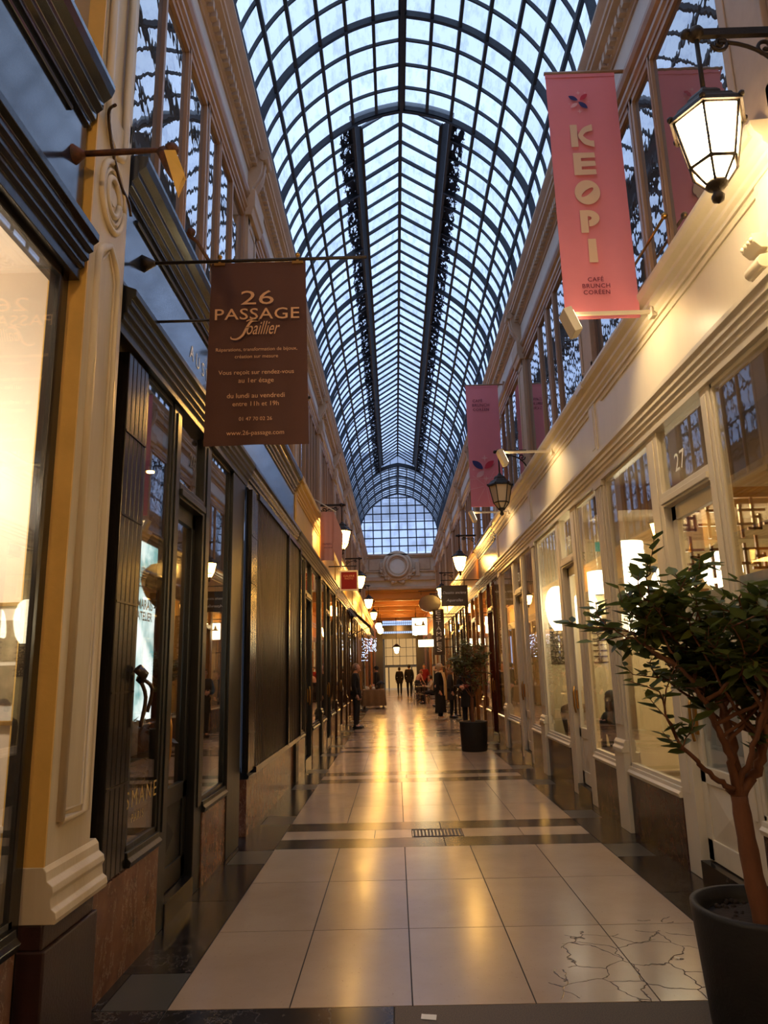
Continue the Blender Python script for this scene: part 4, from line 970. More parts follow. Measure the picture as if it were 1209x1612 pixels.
# -- two pink café banners
def leaf2d(cx, cy, ang, l, w_):
    pts = []
    for i in range(13): t = i / 12; pts.append((t * l - l / 2, w_ / 2 * sin(pi * t) ** .8))
    pts += [(x, -y) for x, y in reversed(pts[1:-1])]
    m = MB(); m.add([(cx + x * cos(ang) - y * sin(ang), cy + x * sin(ang) + y * cos(ang), 0) for x, y in pts], [tuple(range(len(pts)))]); return m
def star2d(cx, cy, r):
    m = MB(); v = []
    for i in range(8):
        a = pi / 4 * i; q = r if i % 2 == 0 else r * .3; v.append((cx + q * cos(a), cy + q * sin(a), 0))
    m.add(v, [tuple(range(8))]); return m
def pink(y, front, label):
    dz = 0 if front else .11
    x0, x1, z0, z1 = 1.51, 2.14, 4.45 + dz, 6.90 + dz
    S = empty('hanging_banner', ((x0 + x1) / 2, y, z1), label, 'banner')
    cloth(x0, x1, z0, z1, y, .006, 5 if front else 9, nx=16, nz=30).build('cloth', MT['pink'], S)
    m = MB(); m.tube([(x0 - .01, y, z1), (XR - .0, y, z1)], .016, 8); m.box(XR - .05, XR, y - .04, y + .04, z1 - .05, z1 + .05); m.build('top_rod', MT['wood_up'], S)
    for a, b in ((z0, z0 + .035), (z1 - .05, z1 + .01)): MB().box(x0, x1, y - .006, y + .010, a, b).build('hem', MT['pink'], S)
    c = (x0 + x1) / 2 - .035; yt = y - .018
    def put(mbs, name, mat):
        m = MB()
        for b in mbs: m.mesh(b, lambda v: (c + v[0], yt, v[1] + dz))
        m.build(name, mat, S)
    if front:
        e = 6.585
        put([leaf2d(-.05, e + .03, radians(-30), .095, .042), leaf2d(.035, e - .045, radians(-42), .105, .046)], 'navy_leaf', MT['navy_ink'])
        put([leaf2d(.045, e + .04, radians(42), .095, .042)], 'red_leaf', MT['red_ink'])
        put([leaf2d(-.045, e - .045, radians(35), .08, .036)], 'pale_leaf', MT['pink_ink'])
        for st in (star2d(.0, e + .085, .024), star2d(.0, e - .11, .026), star2d(-.09, e - .03, .01), star2d(.085, e - .01, .01), star2d(.06, e + .085, .01)): put([st], 'star', MT['pink_ink'])
        K = MB()
        def poly(p): m = MB(); m.add([(x, z, 0) for x, z in p], [tuple(range(len(p)))]); return m
        L_ = []
        # K
        b = 6.0; L_.append(poly([(-.13, b), (-.045, b), (-.045, b + .34), (-.13, b + .34)]))
        L_.append(poly([(-.04, b + .17)] + spline2d([(-.03, b + .2), (.03, b + .29), (.13, b + .34)], 4) + [(.14, b + .34), (.14, b + .24)] + spline2d([(.13, b + .24), (.06, b + .22), (.02, b + .17)], 4)))
        L_.append(poly([(-.04, b + .17), (.02, b + .17)] + spline2d([(.06, b + .12), (.11, b + .09), (.15, b + .09)], 4) + [(.15, b - .01)] + spline2d([(.12, b + .0), (.03, b + .04), (-.03, b + .13)], 4)))
        # E
        b = 5.60; L_.append(poly([(-.12, b), (-.035, b), (-.035, b + .33), (-.12, b + .33)]))
        for q in (0, .125, .25): L_.append(poly([(-.035, b + q), (.125, b + q + .005), (.12, b + q + .08), (-.035, b + q + .08)]))
        # O as a coffee bean
        b = 5.355; n = 32
        for sgn in (1, -1):
            o_ = [(.17 * cos(t), .165 * sin(t)) for t in [radians(35) + sgn * pi * i / n for i in range(n + 1)]]
            inn = [(.10 * cos(t) * 1.0, .032 * sin(t)) for t in [pi * i / n for i in range(n + 1)]]
            inn = [(x * cos(radians(35)) - sgn * y * sin(radians(35)), x * sin(radians(35)) + sgn * y * cos(radians(35))) for x, y in inn]
            mm = MB(); v = [(x, b + z, 0) for x, z in o_] + [(x, b + z, 0) for x, z in inn]
            mm.add(v, [(i, i + 1, n + 2 + i, n + 1 + i) for i in range(n)]); L_.append(mm)
        # P
        b = 4.95 - .03; L_.append(poly([(-.1, b), (-.01, b), (-.01, b + .33), (-.1, b + .33)]))
        oo = [(.0 + .13 * cos(t), b + .21 + .12 * sin(t)) for t in [pi / 2 - pi * i / 16 for i in range(17)]]; ii = [(.0 + .035 * cos(t), b + .21 + .03 * sin(t)) for t in [pi / 2 - pi * i / 16 for i in range(17)]]
        mm = MB(); mm.add([(x, z, 0) for x, z in oo + ii], [(i, i + 1, 18 + i, 17 + i) for i in range(16)]); L_.append(mm); L_.append(poly([(-.01, b + .24), (.0, b + .24), (.0, b + .33), (-.01, b + .33)]))
        # I
        b = 4.60; L_.append(poly([(-.045, b - .03), (.06, b - .03), (.055, b + .26), (-.04, b + .26)]))
        merged = [L_[0:3], L_[3:7], L_[7:9], L_[9:12], L_[12:]]
        for grp, (za, zb, wd) in zip(merged, ((6.10, 6.335, .205), (5.82, 6.045, .195), (5.525, 5.767, .222), (5.25, 5.47, .166), (4.965, 5.19, .075))):
            vs = [v for q in grp for v in q.v]; xa, xb = min(v[0] for v in vs), max(v[0] for v in vs); ya_, yb_ = min(v[1] for v in vs), max(v[1] for v in vs)
            put([MB().mesh(q, lambda v: ((v[0] - (xa + xb) / 2) * wd / (xb - xa), za + (v[1] - ya_) * (zb - za) / (yb_ - ya_), 0)) for q in grp], 'letter', MT['let_cream'])
        small = [('CAFÉ', .135, 4.755), ('BRUNCH', .235, 4.695), ('CORÉEN', .225, 4.635)]
        for s_, w_, z_ in small: put([MB().mesh(fit(text_mb(s_, 1, spacing=1.1, bold=.01), w_), lambda v: (v[0] - .0, v[1] + z_ + .03, 0))], 'text_line', MT['let_red'])
    else:
        small = [('CAFÉ', .19, 6.54), ('BRUNCH', .33, 6.45), ('CORÉEN', .31, 6.36)]
        for s_, w_, z_ in small: put([MB().mesh(fit(text_mb(s_, 1, spacing=1.1, bold=.01), w_), lambda v: (v[0] + (.0 if w_ > .2 else -.06), v[1] + z_, 0))], 'text_line', MT['let_red'])
        e = 5.15
        put([leaf2d(-.12, e + .12, radians(-40), .26, .12)], 'navy_leaf', MT['navy_ink']); put([leaf2d(.1, e + .12, radians(40), .24, .11)], 'red_leaf', MT['red_ink'])
        put([leaf2d(-.08, e - .07, radians(40), .2, .1)], 'pale_leaf', MT['pink_ink'])
        for st in (star2d(.02, e + .25, .07), star2d(.03, e - .16, .06), star2d(-.2, e + .03, .03)): put([st], 'star', MT['pink_ink'])
        rays = []
        for a in range(0, 360, 45):
            t = radians(a + 10); rays.append(stroke2d([(.02 + .05 * cos(t), 4.85 + .05 * sin(t)), (.02 + .3 * cos(t), max(4.47, 4.85 + .36 * sin(t)))], .007))
        rays.append(stroke2d([(-.29, 4.98), (.25, 5.02)], .007)); put(rays, 'line_drawing', MT['pink_ink'])
    return S
pink(5.6, True, 'large pink banner with vertical cream letters, nearest on the right')
pink(13.28, False, 'second pink banner, behind the unlit lantern')

# ================================================================== OTHER HANGING SIGNS
S = empty('cloth_banner', (-1.28, 14.0, 4.7), 'pale pink folded cloth banner on a slanting pole on the left', 'banner')
m = cloth(-1.43, -1.16, 3.72, 4.70, 14.0, .02, 4, nx=10, nz=12); m.build('cloth', MT['pink_pale'], S)
m = MB(); m.add([(-1.16, 14.0, 4.70), (-.98, 14.05, 4.25), (-1.02, 14.05, 3.55), (-1.18, 14.0, 3.95), (-1.16, 14.012, 4.70), (-.98, 14.062, 4.25), (-1.02, 14.062, 3.55), (-1.18, 14.012, 3.95)], [(0, 1, 2, 3), (4, 7, 6, 5), (0, 4, 5, 1), (1, 5, 6, 2), (2, 6, 7, 3)]); m.build('folded_corner', MT['pink_pale'], S)
m = MB(); m.tube([(XL + .03, 13.95, 4.95), (-1.12, 14.0, 4.70)], .012, 6); m.build('pole', MT['cream'], S)
for s_, z_, dx in (('PAPIERS', 4.02, 0), ('ANCIENS', 3.95, .02)):
    m = MB().mesh(fit(text_mb(s_, 1), .17), lambda v: (-1.29 + dx + v[0], 13.95, z_ + v[1])); m.build('lettering', MT['let_red'], S)
def hang_sign(x0, x1, z0, z1, y, label, cat, mat, frame=None, lines=(), lmat=None, name='hanging_sign', top=None, sd='R', oval=False, shear=.35):
    S = empty(name, ((x0 + x1) / 2, y, z1), label, cat)
    m = MB()
    if oval:
        cx, cz, rx, rz = (x0 + x1) / 2, (z0 + z1) / 2, (x1 - x0) / 2, (z1 - z0) / 2
        for yy in (y - .02, y + .02): m.add([(cx + rx * cos(t), yy, cz + rz * sin(t)) for t in [2 * pi * i / 28 for i in range(28)]], [tuple(range(28))])
        m.add([(cx + rx * cos(t), yy, cz + rz * sin(t)) for yy in (y - .02, y + .02) for t in [2 * pi * i / 28 for i in range(28)]], [(i, (i + 1) % 28, 28 + (i + 1) % 28, 28 + i) for i in range(28)])
    else: m.box(x0, x1, y - .015, y + .015, z0, z1)
    m.build('board', mat, S)
    if frame:
        f = MB(); t = .035
        for a in ((x0 - t, x0, z0 - t, z1 + t), (x1, x1 + t, z0 - t, z1 + t), (x0, x1, z1, z1 + t), (x0, x1, z0 - t, z0)): f.box(a[0], a[1], y - .025, y + .025, a[2], a[3])
        f.build('sign_frame', frame, S)
    f = MB(); xw = XR if sd == 'R' else XL
    f.tube([(x0, y, z1 + .14), (xw, y, z1 + .14)] if sd == 'R' else [(x1, y, z1 + .14), (xw, y, z1 + .14)], .014, 6)
    for q in (.12, .88): f.tube([(x0 + (x1 - x0) * q, y, z1), (x0 + (x1 - x0) * q, y, z1 + .14)], .008, 6)
    f.build('bracket', MT['lampmetal'], S)
    for (s_, w_, zz) in lines:
        l = MB().mesh(fit(text_mb(s_, 1, shear=shear), w_), lambda v: ((x0 + x1) / 2 + v[0], y - .018, zz + v[1])); l.build('lettering', lmat, S)
    return S
hang_sign(1.25, 1.95, 3.18, 3.72, 19.0, 'dark hanging sign with two lines of white script on the right', 'sign', MT['brownp'], None, [('Dessins anciens', .62, 3.50), ('Aquarelles', .44, 3.30)], MT['let_white'])
hang_sign(-1.24, -.87, 3.47, 3.88, 17.0, 'square red sign in a white frame on the left', 'sign', MT['coat_red'], MT['white'], [('GALERIE', .26, 3.76), ('PHOTO', .2, 3.70)], MT['let_beige'], sd='L', shear=0)
hang_sign(.82, 1.56, 3.42, 3.98, 24.0, 'oval golden shop sign beside the dark script sign', 'sign', MT['mahog'], None, [('Photographie', .52, 3.72)], MT['let_gold'], oval=True)
# vertical lettered sign
S = empty('vertical_sign', (1.33, 22, 3.2), 'tall dark vertical sign with white capital letters on the right', 'sign')
m = MB(); m.box(1.16, 1.5, 21.97, 22.03, 1.98, 3.34); m.build('board', MT['brownp'], S)
m = MB(); m.tube([(1.5, 22, 3.2), (XR, 22, 3.2)], .015, 6); m.tube([(1.5, 22, 2.2), (XR, 22, 2.2)], .015, 6); m.build('bracket', MT['lampmetal'], S)
for i, ch in enumerate('ESTAMPES'): MB().mesh(fitwh(text_mb(ch, 1), .15, .12), lambda v: (1.33 + v[0], 21.965, 3.18 - i * .158 + v[1])).build('letter', MT['let_white'], S)
def box_sign(x0, x1, z0, z1, y, label, pic):
    S = empty('lit_box_sign', ((x0 + x1) / 2, y, z1), label, 'sign')
    m = MB(); m.box(x0, x1, y - .1, y + .1, z0, z1); m.build('light_box', MT['sign_lit'], S)
    m = MB(); m.box(x0 - .01, x1 + .01, y - .11, y + .11, z1, z1 + .03); m.tube([(x1, y, z1 + .02), (XR, y, z1 + .02)], .02, 6); m.build('bracket', MT['lampmetal'], S)
    if pic:
        m = MB(); m.box(x0 + .08, x1 - .03, y - .105, y - .102, z0 + .32, z0 + .36); m.add([(x1 - .2, y - .104, z0 + .36), (x1 - .08, y - .104, z0 + .36), (x1 - .14, y - .104, z0 + .55)], [(0, 1, 2)]); m.box(x0 + .08, x0 + .14, y - .105, y - .102, z0 + .36, z0 + .42); m.build('printed_picture', MT['let_gold'], S)
box_sign(.66, 1.2, 2.82, 3.42, 27.0, 'glowing white box sign with a small picture, right of the far opening', True)
box_sign(.95, 1.6, 2.45, 2.72, 29.5, 'low wide glowing white sign under the box sign', False)

# ================================================================== LEFT SHOP DETAILS
# gold window lettering, fascia letters and door number of the black-green shop
m = MB().mesh(fit(text_mb('AUSMANE', 1, spacing=1.4), .78), lambda v: (XL + .016, 4.46 + v[0], .85 + v[1])); 
m.mesh(fit(text_mb('PARIS', 1, spacing=1.3), .2), lambda v: (XL + .016, 4.52 + v[0], .765 + v[1]))
m.build('window_lettering', MT['let_gold'], sj)
m = MB().mesh(fit(text_mb('AUSMANE', 1, spacing=1.7), 1.1), lambda v: (XL + .034, 5.72 + v[0], 4.01 + v[1])); m.build('fascia_lettering', MT['let_white'], sj)
m = MB().mesh(fit(text_mb('26', 1, bold=.02), .16), lambda v: (XL - .01, 5.50 + v[0], 3.2 + v[1])); m.build('number', MT['let_black'], sj)
m = MB().mesh(fit(text_mb('27', 1, bold=.0), .20), lambda v: (XR + .01, 5.53 - v[0], 3.10 + v[1])); m.build('number', MT['let_white'], s27)
m = MB().mesh(fit(text_mb('29', 1), .17), lambda v: (XR + .01, 9.3 - v[0], 3.12 + v[1])); m.build('number', MT['let_white'], sB)
m = MB().mesh(fit(text_mb('31', 1), .17), lambda v: (XR + .01, 13.15 - v[0], 3.12 + v[1])); m.build('number', MT['let_white'], sC)
# stacked wooden shutter boards beside the pilaster and beside the iron shutter
def boards(y0, y1, n, label, zb=.54, fd=.025):
    S = empty('shutter_boards', (XL, (y0 + y1) / 2, zb), label, 'shutter')
    for i in range(n):
        a = y0 + (y1 - y0) * i / n; b = y0 + (y1 - y0) * (i + 1) / n
        m = MB(); m.box(XL - .08 if fd < .03 else XL + .03, XL + fd, a + .003, b - .003, zb, 3.5); m.build('board', MT['black'], S, bevel=.005)
    for z in (1.0, 1.5, 2.0, 2.5, 3.0): MB().box(XL + fd, XL + fd + .006, y0, y1, z, z + .012).build('strap', MT['black'], S)
MB().box(XL - .1, XL + .03, 3.80, 4.338, 0, .535).build('plinth', MT['plinth_red'], sj)
boards(3.98, 4.32, 5, 'dark wooden shutter boards folded beside the cream pilaster')
boards(7.38, 7.69, 3, 'dark wooden shutter boards at the near edge of the iron shutter', zb=.64, fd=.10)
# folded ribbed iron shutter
S = empty('iron_shutter', (XL + .1, 9.45, .64), 'closed dark ribbed iron folding shutter on the left', 'shutter')
m = MB(); y = 7.72; poly = []
n = 40
for i in range(n):
    y = 7.7 + 3.5 * i / n
    poly += [(XL + .06, y), (XL + .06, y + .03), (XL + .095, y + .04), (XL + .095, y + .075)]
poly += [(XL + .055, 11.2), (XL + .055, 7.7)]
m.prism(poly, .66, 3.5, 'z'); m.build('ribbed_leaf', MT['shutter'], S)
m = MB()
for y in (9.95, 11.2): m.box(XL + .06, XL + .125, y - .025, y + .025, .64, 3.5)
m.box(XL + .05, XL + .12, 7.7, 11.2, .6, .66); m.box(XL + .05, XL + .12, 7.7, 11.2, 3.46, 3.52); m.build('shutter_rail', MT['black'], S)
# ribbon tied on the shutter boards
S = tag(MB().tube([(XL + .05, 4.30, 1.64), (XL + .08, 4.33, 1.60), (XL + .05, 4.36, 1.57)], .03, 6).tube(spline2d([(XL + .05, 4.34, 1.58), (XL + .08, 4.38, 1.47), (XL + .06, 4.37, 1.30)], 4), .012, 5).tube(spline2d([(XL + .05, 4.36, 1.58), (XL + .09, 4.46, 1.52), (XL + .06, 4.48, 1.38)], 4), .012, 5).build('ribbon', MT['brownp']), 'dark ribbon bow tied to the edge of the near shutter boards', 'ribbon')
# cable stapled over the cream pilaster
cab = MB().tube(spline2d([(XL + .16, 3.24, 4.56), (XL + .10, 3.30, 4.56), (XL + .09, 3.42, 4.40), (XL + .09, 3.55, 4.30), (XL + .09, 3.66, 4.28), (XL + .09, 3.71, 4.22)], 5), .009, 6)
tag(cab.build('cable', MT['brownp']), 'brown cable sagging across the top of the cream pilaster', 'cable')

# interior of the gallery at the left edge
S = empty('framed_picture', (-1.83, 3.25, 1.7), 'gilt framed mount with two dark photographs in the gallery window', 'picture')
x0, x1, z0, z1 = -2.09, -1.615, 1.40, 1.935
m = MB(); t = .018
for a in ((x0, x0 + t, z0, z1), (x1 - t, x1, z0, z1), (x0, x1, z1 - t, z1), (x0, x1, z0, z0 + t)): m.box(a[0], a[1], 3.235, 3.262, a[2], a[3])
m.build('picture_frame', MT['gold'], S, bevel=.003)
m = MB(); m.box(x0 + t, x1 - t, 3.248, 3.258, z0 + t, z1 - t); m.build('mount', MT['paper'], S)
ph = P('dark_photograph', (150, 130, 110), .3, var=.7, scale=7, col2=(46, 40, 36))
for a, b in ((1.675, 1.855), (1.485, 1.655)):
    m = MB(); m.box(x0 + .06, x1 - .075, 3.244, 3.249, a, b); m.build('photograph', ph, S)
m = MB(); m.box(-2.85, -1.605, 3.245, 3.27, .93, .96); m.box(-2.85, -1.605, 3.23, 3.27, .96, .985); m.map(lambda v: v).build('chair_rail', MT['plaster_w'], WALLS['L'][0])
light('lantern_light', 'POINT', (-1.08, -.32, 4.25), 45, (255, 214, 150), .12)
light('lantern_light', 'POINT', (1.8, -3.9, 4.25), 45, (255, 214, 150), .12)
light('gallery_lamp', 'POINT', (-2.1, 2.55, 2.55), 34, (255, 236, 212), .12)
# black-green shop: bright display screen, balloon, dark foliage, ceiling spots, stacked cards
S = empty('display_screen', (-2.05, 5.85, 1.9), 'bright white and teal display screen behind the shop window on the left', 'screen')
scm, t, out = nt('screen_image'); e = N(t, 'ShaderNodeEmission', inputs={'Strength': 1.15}); 
n1 = noise(t, 2.2, 3, .6, (1, 1, 1.2)); r = ramp(t, n1.outputs['Fac'], [(.38, lin((120, 168, 166))), (.48, lin((206, 226, 220))), (.6, lin((244, 250, 246)))]); t.links.new(r.outputs['Color'], e.inputs['Color']); t.links.new(e.outputs[0], out.inputs['Surface'])
m = MB(); m.box(-2.06, -2.03, 5.42, 6.25, 1.25, 2.66); m.build('screen_panel', scm, S)
m = MB()
for s_, z_ in (('ANE PARIS', 2.38), ('EN MAI', 2.29), ('MARAIS', 2.12), ('ATELIER', 2.03)): m.mesh(fit(text_mb(s_, 1, bold=.02), .5 if len(s_) > 8 else .36), lambda v: (-2.025, 5.84 + v[0], z_ + v[1]))
m.build('lettering', MT['let_white'], S)
m = MB(); m.box(-2.075, -2.02, 5.38, 5.42, 1.2, 2.7); m.box(-2.075, -2.02, 6.25, 6.29, 1.2, 2.7); m.box(-2.075, -2.02, 5.4, 6.27, 2.66, 2.7); m.box(-2.075, -2.02, 5.4, 6.27, 1.2, 1.25); m.box(-2.15, -2.06, 5.5, 6.2, 0.02, 2.6); m.build('stand', MT['black'], S)
S = empty('balloon', (-1.75, 5.28, 2.2), 'dark brown balloon on a string behind the shop window on the left', 'balloon')
m = MB(); m.lathe([(.0001, .17), (.06, .155), (.105, .11), (.12, .05), (.11, -.01), (.08, -.075), (.04, -.125), (.012, -.15), (.02, -.165), (.0001, -.16)], (-1.75, 5.28, 2.24), 18); m.build('skin', P('brown_latex', (40, 26, 20), .15, var=.1), S)
m = MB().tube(spline2d([(-1.75, 5.28, 2.08), (-1.755, 5.285, 1.9), (-1.745, 5.275, 1.7)], 5), .005, 5); m.build('string', MT['paper'], S)
def leaf_blob(name, label, cat, c, r, n, lm, seed, ls=.05):
    m = MB(); rnd = random.Random(seed)
    for i in range(n):
        a = rnd.uniform(0, 2 * pi); u = rnd.uniform(-1, 1); q = r * rnd.uniform(.6, 1); s2 = math.sqrt(1 - u * u)
        p = Vector((c[0] + q * s2 * cos(a) * .8, c[1] + q * s2 * sin(a), c[2] + q * u * .8)); add_leaf(m, p, Vector((rnd.gauss(0, 1), rnd.gauss(0, 1), rnd.gauss(0, 1) - .2)), ls * rnd.uniform(.7, 1.3), rnd)
    m.ball(c, r * .72, 10, 8, .8, 1, .8)
    return m
def add_leaf(m, p, d, l, rnd, wd=.6):
    d = d.normalized(); s = d.cross(Vector((0, 0, 1)))
    if s.length < .05: s = Vector((1, 0, 0))
    s = (s.normalized() + Vector((0, 0, rnd.uniform(-.5, .5)))).normalized(); u = s.cross(d).normalized()
    w_ = l * wd / 2; dr = -.12 * l
    v = [p, p + d * l * .3 + s * w_ * .85 + u * .12 * w_, p + d * l * .3 + u * (-.25 * w_), p + d * l * .3 - s * w_ * .85 + u * .12 * w_,
         p + d * l * .65 + s * w_ * .8 + u * (dr * .4), p + d * l * .65 + u * (dr * .4 - .2 * w_), p + d * l * .65 - s * w_ * .8 + u * (dr * .4), p + d * l + u * dr]
    m.add(v, [(0, 1, 2), (0, 2, 3), (1, 4, 5, 2), (2, 5, 6, 3), (4, 7, 5), (5, 7, 6)], True)
S = empty('leafy_arrangement', (-1.85, 5.2, .9), 'dark leafy bunch standing low behind the lettered shop window', 'plant')
leaf_blob('', '', '', (-1.86, 5.25, 1.08), .3, 260, None, 4, .08).build('foliage', P('dark_foliage', (30, 32, 20), .5, var=.3), S)
m = MB(); m.lathe([(.14, .04), (.2, .5), (.21, .8), (.18, .8)], (-1.86, 5.25, 0), 14); m.build('tub', MT['black'], S)
for i, (x, y) in enumerate(((-2.4, 5.0), (-2.5, 5.9), (-2.3, 6.6))):
    S = empty('ceiling_spot', (x, y, 3.6), ['small ceiling spot nearest the street in the dark shop', 'small ceiling spot over the display screen', 'small ceiling spot deepest in the dark shop'][i], 'spotlight', 'ceiling spots of the dark shop')
    m = MB(); m.tube([(x, y, 3.6), (x, y, 3.50)], .05, 10); m.build('housing', MT['black'], S)
    m = MB(); m.tube([(x, y, 3.50), (x, y, 3.49)], .035, 10); m.build('bulb', MT['bulb'], S)
S = empty('card_display', (-2.3, 5.9, 1.0), 'rack of pale cards and prints deep in the dark shop', 'rack')
m = MB(); m.box(-2.75, -2.7, 5.6, 7.0, .3, 2.0)
for z in (.8, 1.2, 1.6): m.box(-2.72, -2.6, 5.6, 7.0, z, z + .02)
m.build('rack_frame', MT['brownp'], S)
for i in range(9):
    m = MB(); y = 5.68 + (i % 3) * .45; z = .83 + (i // 3) * .4; m.box(-2.68, -2.66, y, y + .3, z, z + .27); m.build('card', MT['paper'] if i % 2 else ph, S)
light('dark_shop_lamp', 'POINT', (-2.7, 5.9, 3.1), 5, (255, 180, 100), .15)

# striped awning and light garlands farther along the left side
S = empty('awning', (XL, 26.5, 3.6), 'slanted dark awning over a far shop on the left', 'awning')
m = MB(); m.add([(XL, 24.4, 3.75), (XL, 28.4, 3.75), (XL + .75, 28.4, 3.05), (XL + .75, 24.4, 3.05), (XL, 24.4, 3.72), (XL, 28.4, 3.72), (XL + .75, 28.4, 3.02), (XL + .75, 24.4, 3.02)], [(0, 1, 2, 3), (4, 7, 6, 5), (0, 4, 5, 1), (1, 5, 6, 2), (2, 6, 7, 3), (3, 7, 4, 0)]); m.build('canvas', MT['canvas'], S)
m = MB(); m.box(XL + .73, XL + .76, 24.4, 28.4, 2.85, 3.04); m.build('valance', MT['canvas'], S)
m = MB(); m.tube([(XL + .75, 24.45, 3.02), (XL + .02, 24.45, 2.7)], .015, 6); m.build('strut', MT['lampmetal'], S)
rnd = random.Random(8); m = MB()
for i in range(150):
    u = rnd.random(); x = -1.42 + .62 * u; drop = rnd.random() * (.95 if u < .4 else .55) ; m.ball((x, 31 + rnd.uniform(-.4, .4), 2.9 - drop), .009, 5, 4)
tag(m.build('light_garland', MT['led_blue']), 'cluster of tiny blue-white string lights hanging on the far left', 'fairy lights', kind='stuff')
# ================================================================== CAFE INTERIOR
def paper_lantern(x, y, z, prof, label, mat='paper_lamp', sc=1.0, zc=3.6):
    S = empty('paper_lantern', (x, y, z), label, 'lantern', 'paper lanterns in the café')
    n = 28; pr = spline2d(prof, 5); m = MB()
    m.lathe([((r + .004 * (i % 2)) * sc, zz * sc) for i, (r, zz) in enumerate(pr)], (x, y, z), n); m.build('paper_shade', MT[mat], S)
    m = MB(); top = prof[0][1] * sc; m.tube([(x, y, z + top), (x, y, zc)], .006, 6); m.lathe([(.05, zc - z - .03), (.05, zc - z)], (x, y, z), 12); m.build('cord', MT['white'], S)
    m = MB(); b = prof[-1]; m.lathe([(b[0] * sc + .004, b[1] * sc - .006), (b[0] * sc + .006, b[1] * sc + .006)], (x, y, z), n); m.lathe([(prof[0][0] * sc + .004, prof[0][1] * sc - .006), (prof[0][0] * sc + .006, prof[0][1] * sc + .006)], (x, y, z), n); m.build('ring', MT['lampmetal'], S)
CYL = [(.19, .36), (.2, .34), (.2, 0), (.2, -.34), (.19, -.36)]
TEAR = [(.06, .34), (.14, .26), (.19, .05), (.15, -.2), (.07, -.34)]
DISC = [(.06, .16), (.2, .12), (.3, 0), (.2, -.13), (.06, -.17)]
BALLP = [(.06, .24), (.18, .18), (.25, 0), (.18, -.18), (.06, -.24)]
DRUM = [(.09, .2), (.14, .18), (.19, 0), (.2, -.2), (.16, -.22)]
paper_lantern(2.95, 9.0, 2.72, CYL, 'tall cylindrical paper lantern glowing in the café, biggest of them')
paper_lantern(2.50, 11.05, 2.44, TEAR, 'pointed oval paper lantern in front of the lettered café wall')
paper_lantern(2.82, 9.9, 2.70, DISC, 'flat disc paper lantern left of the tall cylinder')
paper_lantern(2.80, 10.6, 2.40, DRUM, 'small drum paper lantern under the flat disc one')
paper_lantern(3.20, 10.9, 2.50, BALLP, 'unlit round paper lantern behind the drum one', 'paper_lamp_off')
paper_lantern(3.48, 9.02, 2.55, BALLP, 'round paper lantern right of the tall cylinder')
paper_lantern(2.95, 8.8, 2.12, DISC, 'flat paper lantern hanging low under the tall cylinder', zc=2.4)
paper_lantern(4.25, 9.3, 2.75, BALLP, 'round paper lantern glowing behind the lattice screen')
paper_lantern(3.9, 8.45, 2.45, CYL, 'cylindrical paper lantern just behind the lattice screen', sc=.8)
for (x, y, lab) in ((5.7, 9.6, 'cone wall sconce lit on the café back wall, left of the door post'), (5.7, 8.2, 'cone wall sconce lit on the café back wall, right of the door post')):
    S = empty('wall_sconce', (x + .15, y, 2.95), lab, 'sconce', 'café wall sconces')
    m = MB(); m.lathe([(.16, .15), (.04, -.25)], (x, y, 2.95), 14); m.build('shade', MT['paper_lamp'], S)
    m = MB(); m.tube([(x, y, 2.72), (x + .17, y, 2.72)], .015, 6); m.build('wall_arm', MT['brass'], S)
# lattice screen
S = empty('lattice_screen', (3.7, 7.62, 0), 'wooden lattice screen with square fretwork inside the café', 'screen')
X0, X1, Z0, Z1 = 2.95, 4.35, 2.05, 3.32
m = MB(); t = .028
def hb(xa, xb, z): m.box(X0 + (X1 - X0) * xa - t / 2, X0 + (X1 - X0) * xb + t / 2, 7.60, 7.63, Z0 + (Z1 - Z0) * z - t / 2, Z0 + (Z1 - Z0) * z + t / 2)
def vb(x, za, zb): m.box(X0 + (X1 - X0) * x - t / 2, X0 + (X1 - X0) * x + t / 2, 7.60, 7.63, Z0 + (Z1 - Z0) * za - t / 2, Z0 + (Z1 - Z0) * zb + t / 2)
for i in range(4):
    for j in range(3):
        x, z = i / 4, j / 3; dx, dz = 1 / 4, 1 / 3
        vb(x + dx * .28, z, z + dz * .8); vb(x + dx * .66, z + dz * .2, z + dz); hb(x, x + dx * .66, z + dz * .32); hb(x + dx * .28, x + dx, z + dz * .68)
        hb(x + dx * .5, x + dx * .85, z + dz * .2); vb(x + dx * .85, z + dz * .2, z + dz * .55); hb(x + dx * .66, x + dx * .85, z + dz * .5)
m.build('fretwork', MT['oak'], S)
m = MB()
for x in (X0 - .06, X1): m.box(x, x + .06, 7.58, 7.65, .02, Z1 + .05)
m.box(X0, X1, 7.58, 7.65, Z1, Z1 + .05); m.box(X0, X1, 7.58, 7.65, Z0 - .05, Z0); m.build('screen_frame', MT['oak'], S)
m = MB(); m.box(X0, X1, 7.605, 7.625, .3, Z0 - .05); m.build('lower_panel', MT['plaster'], S)
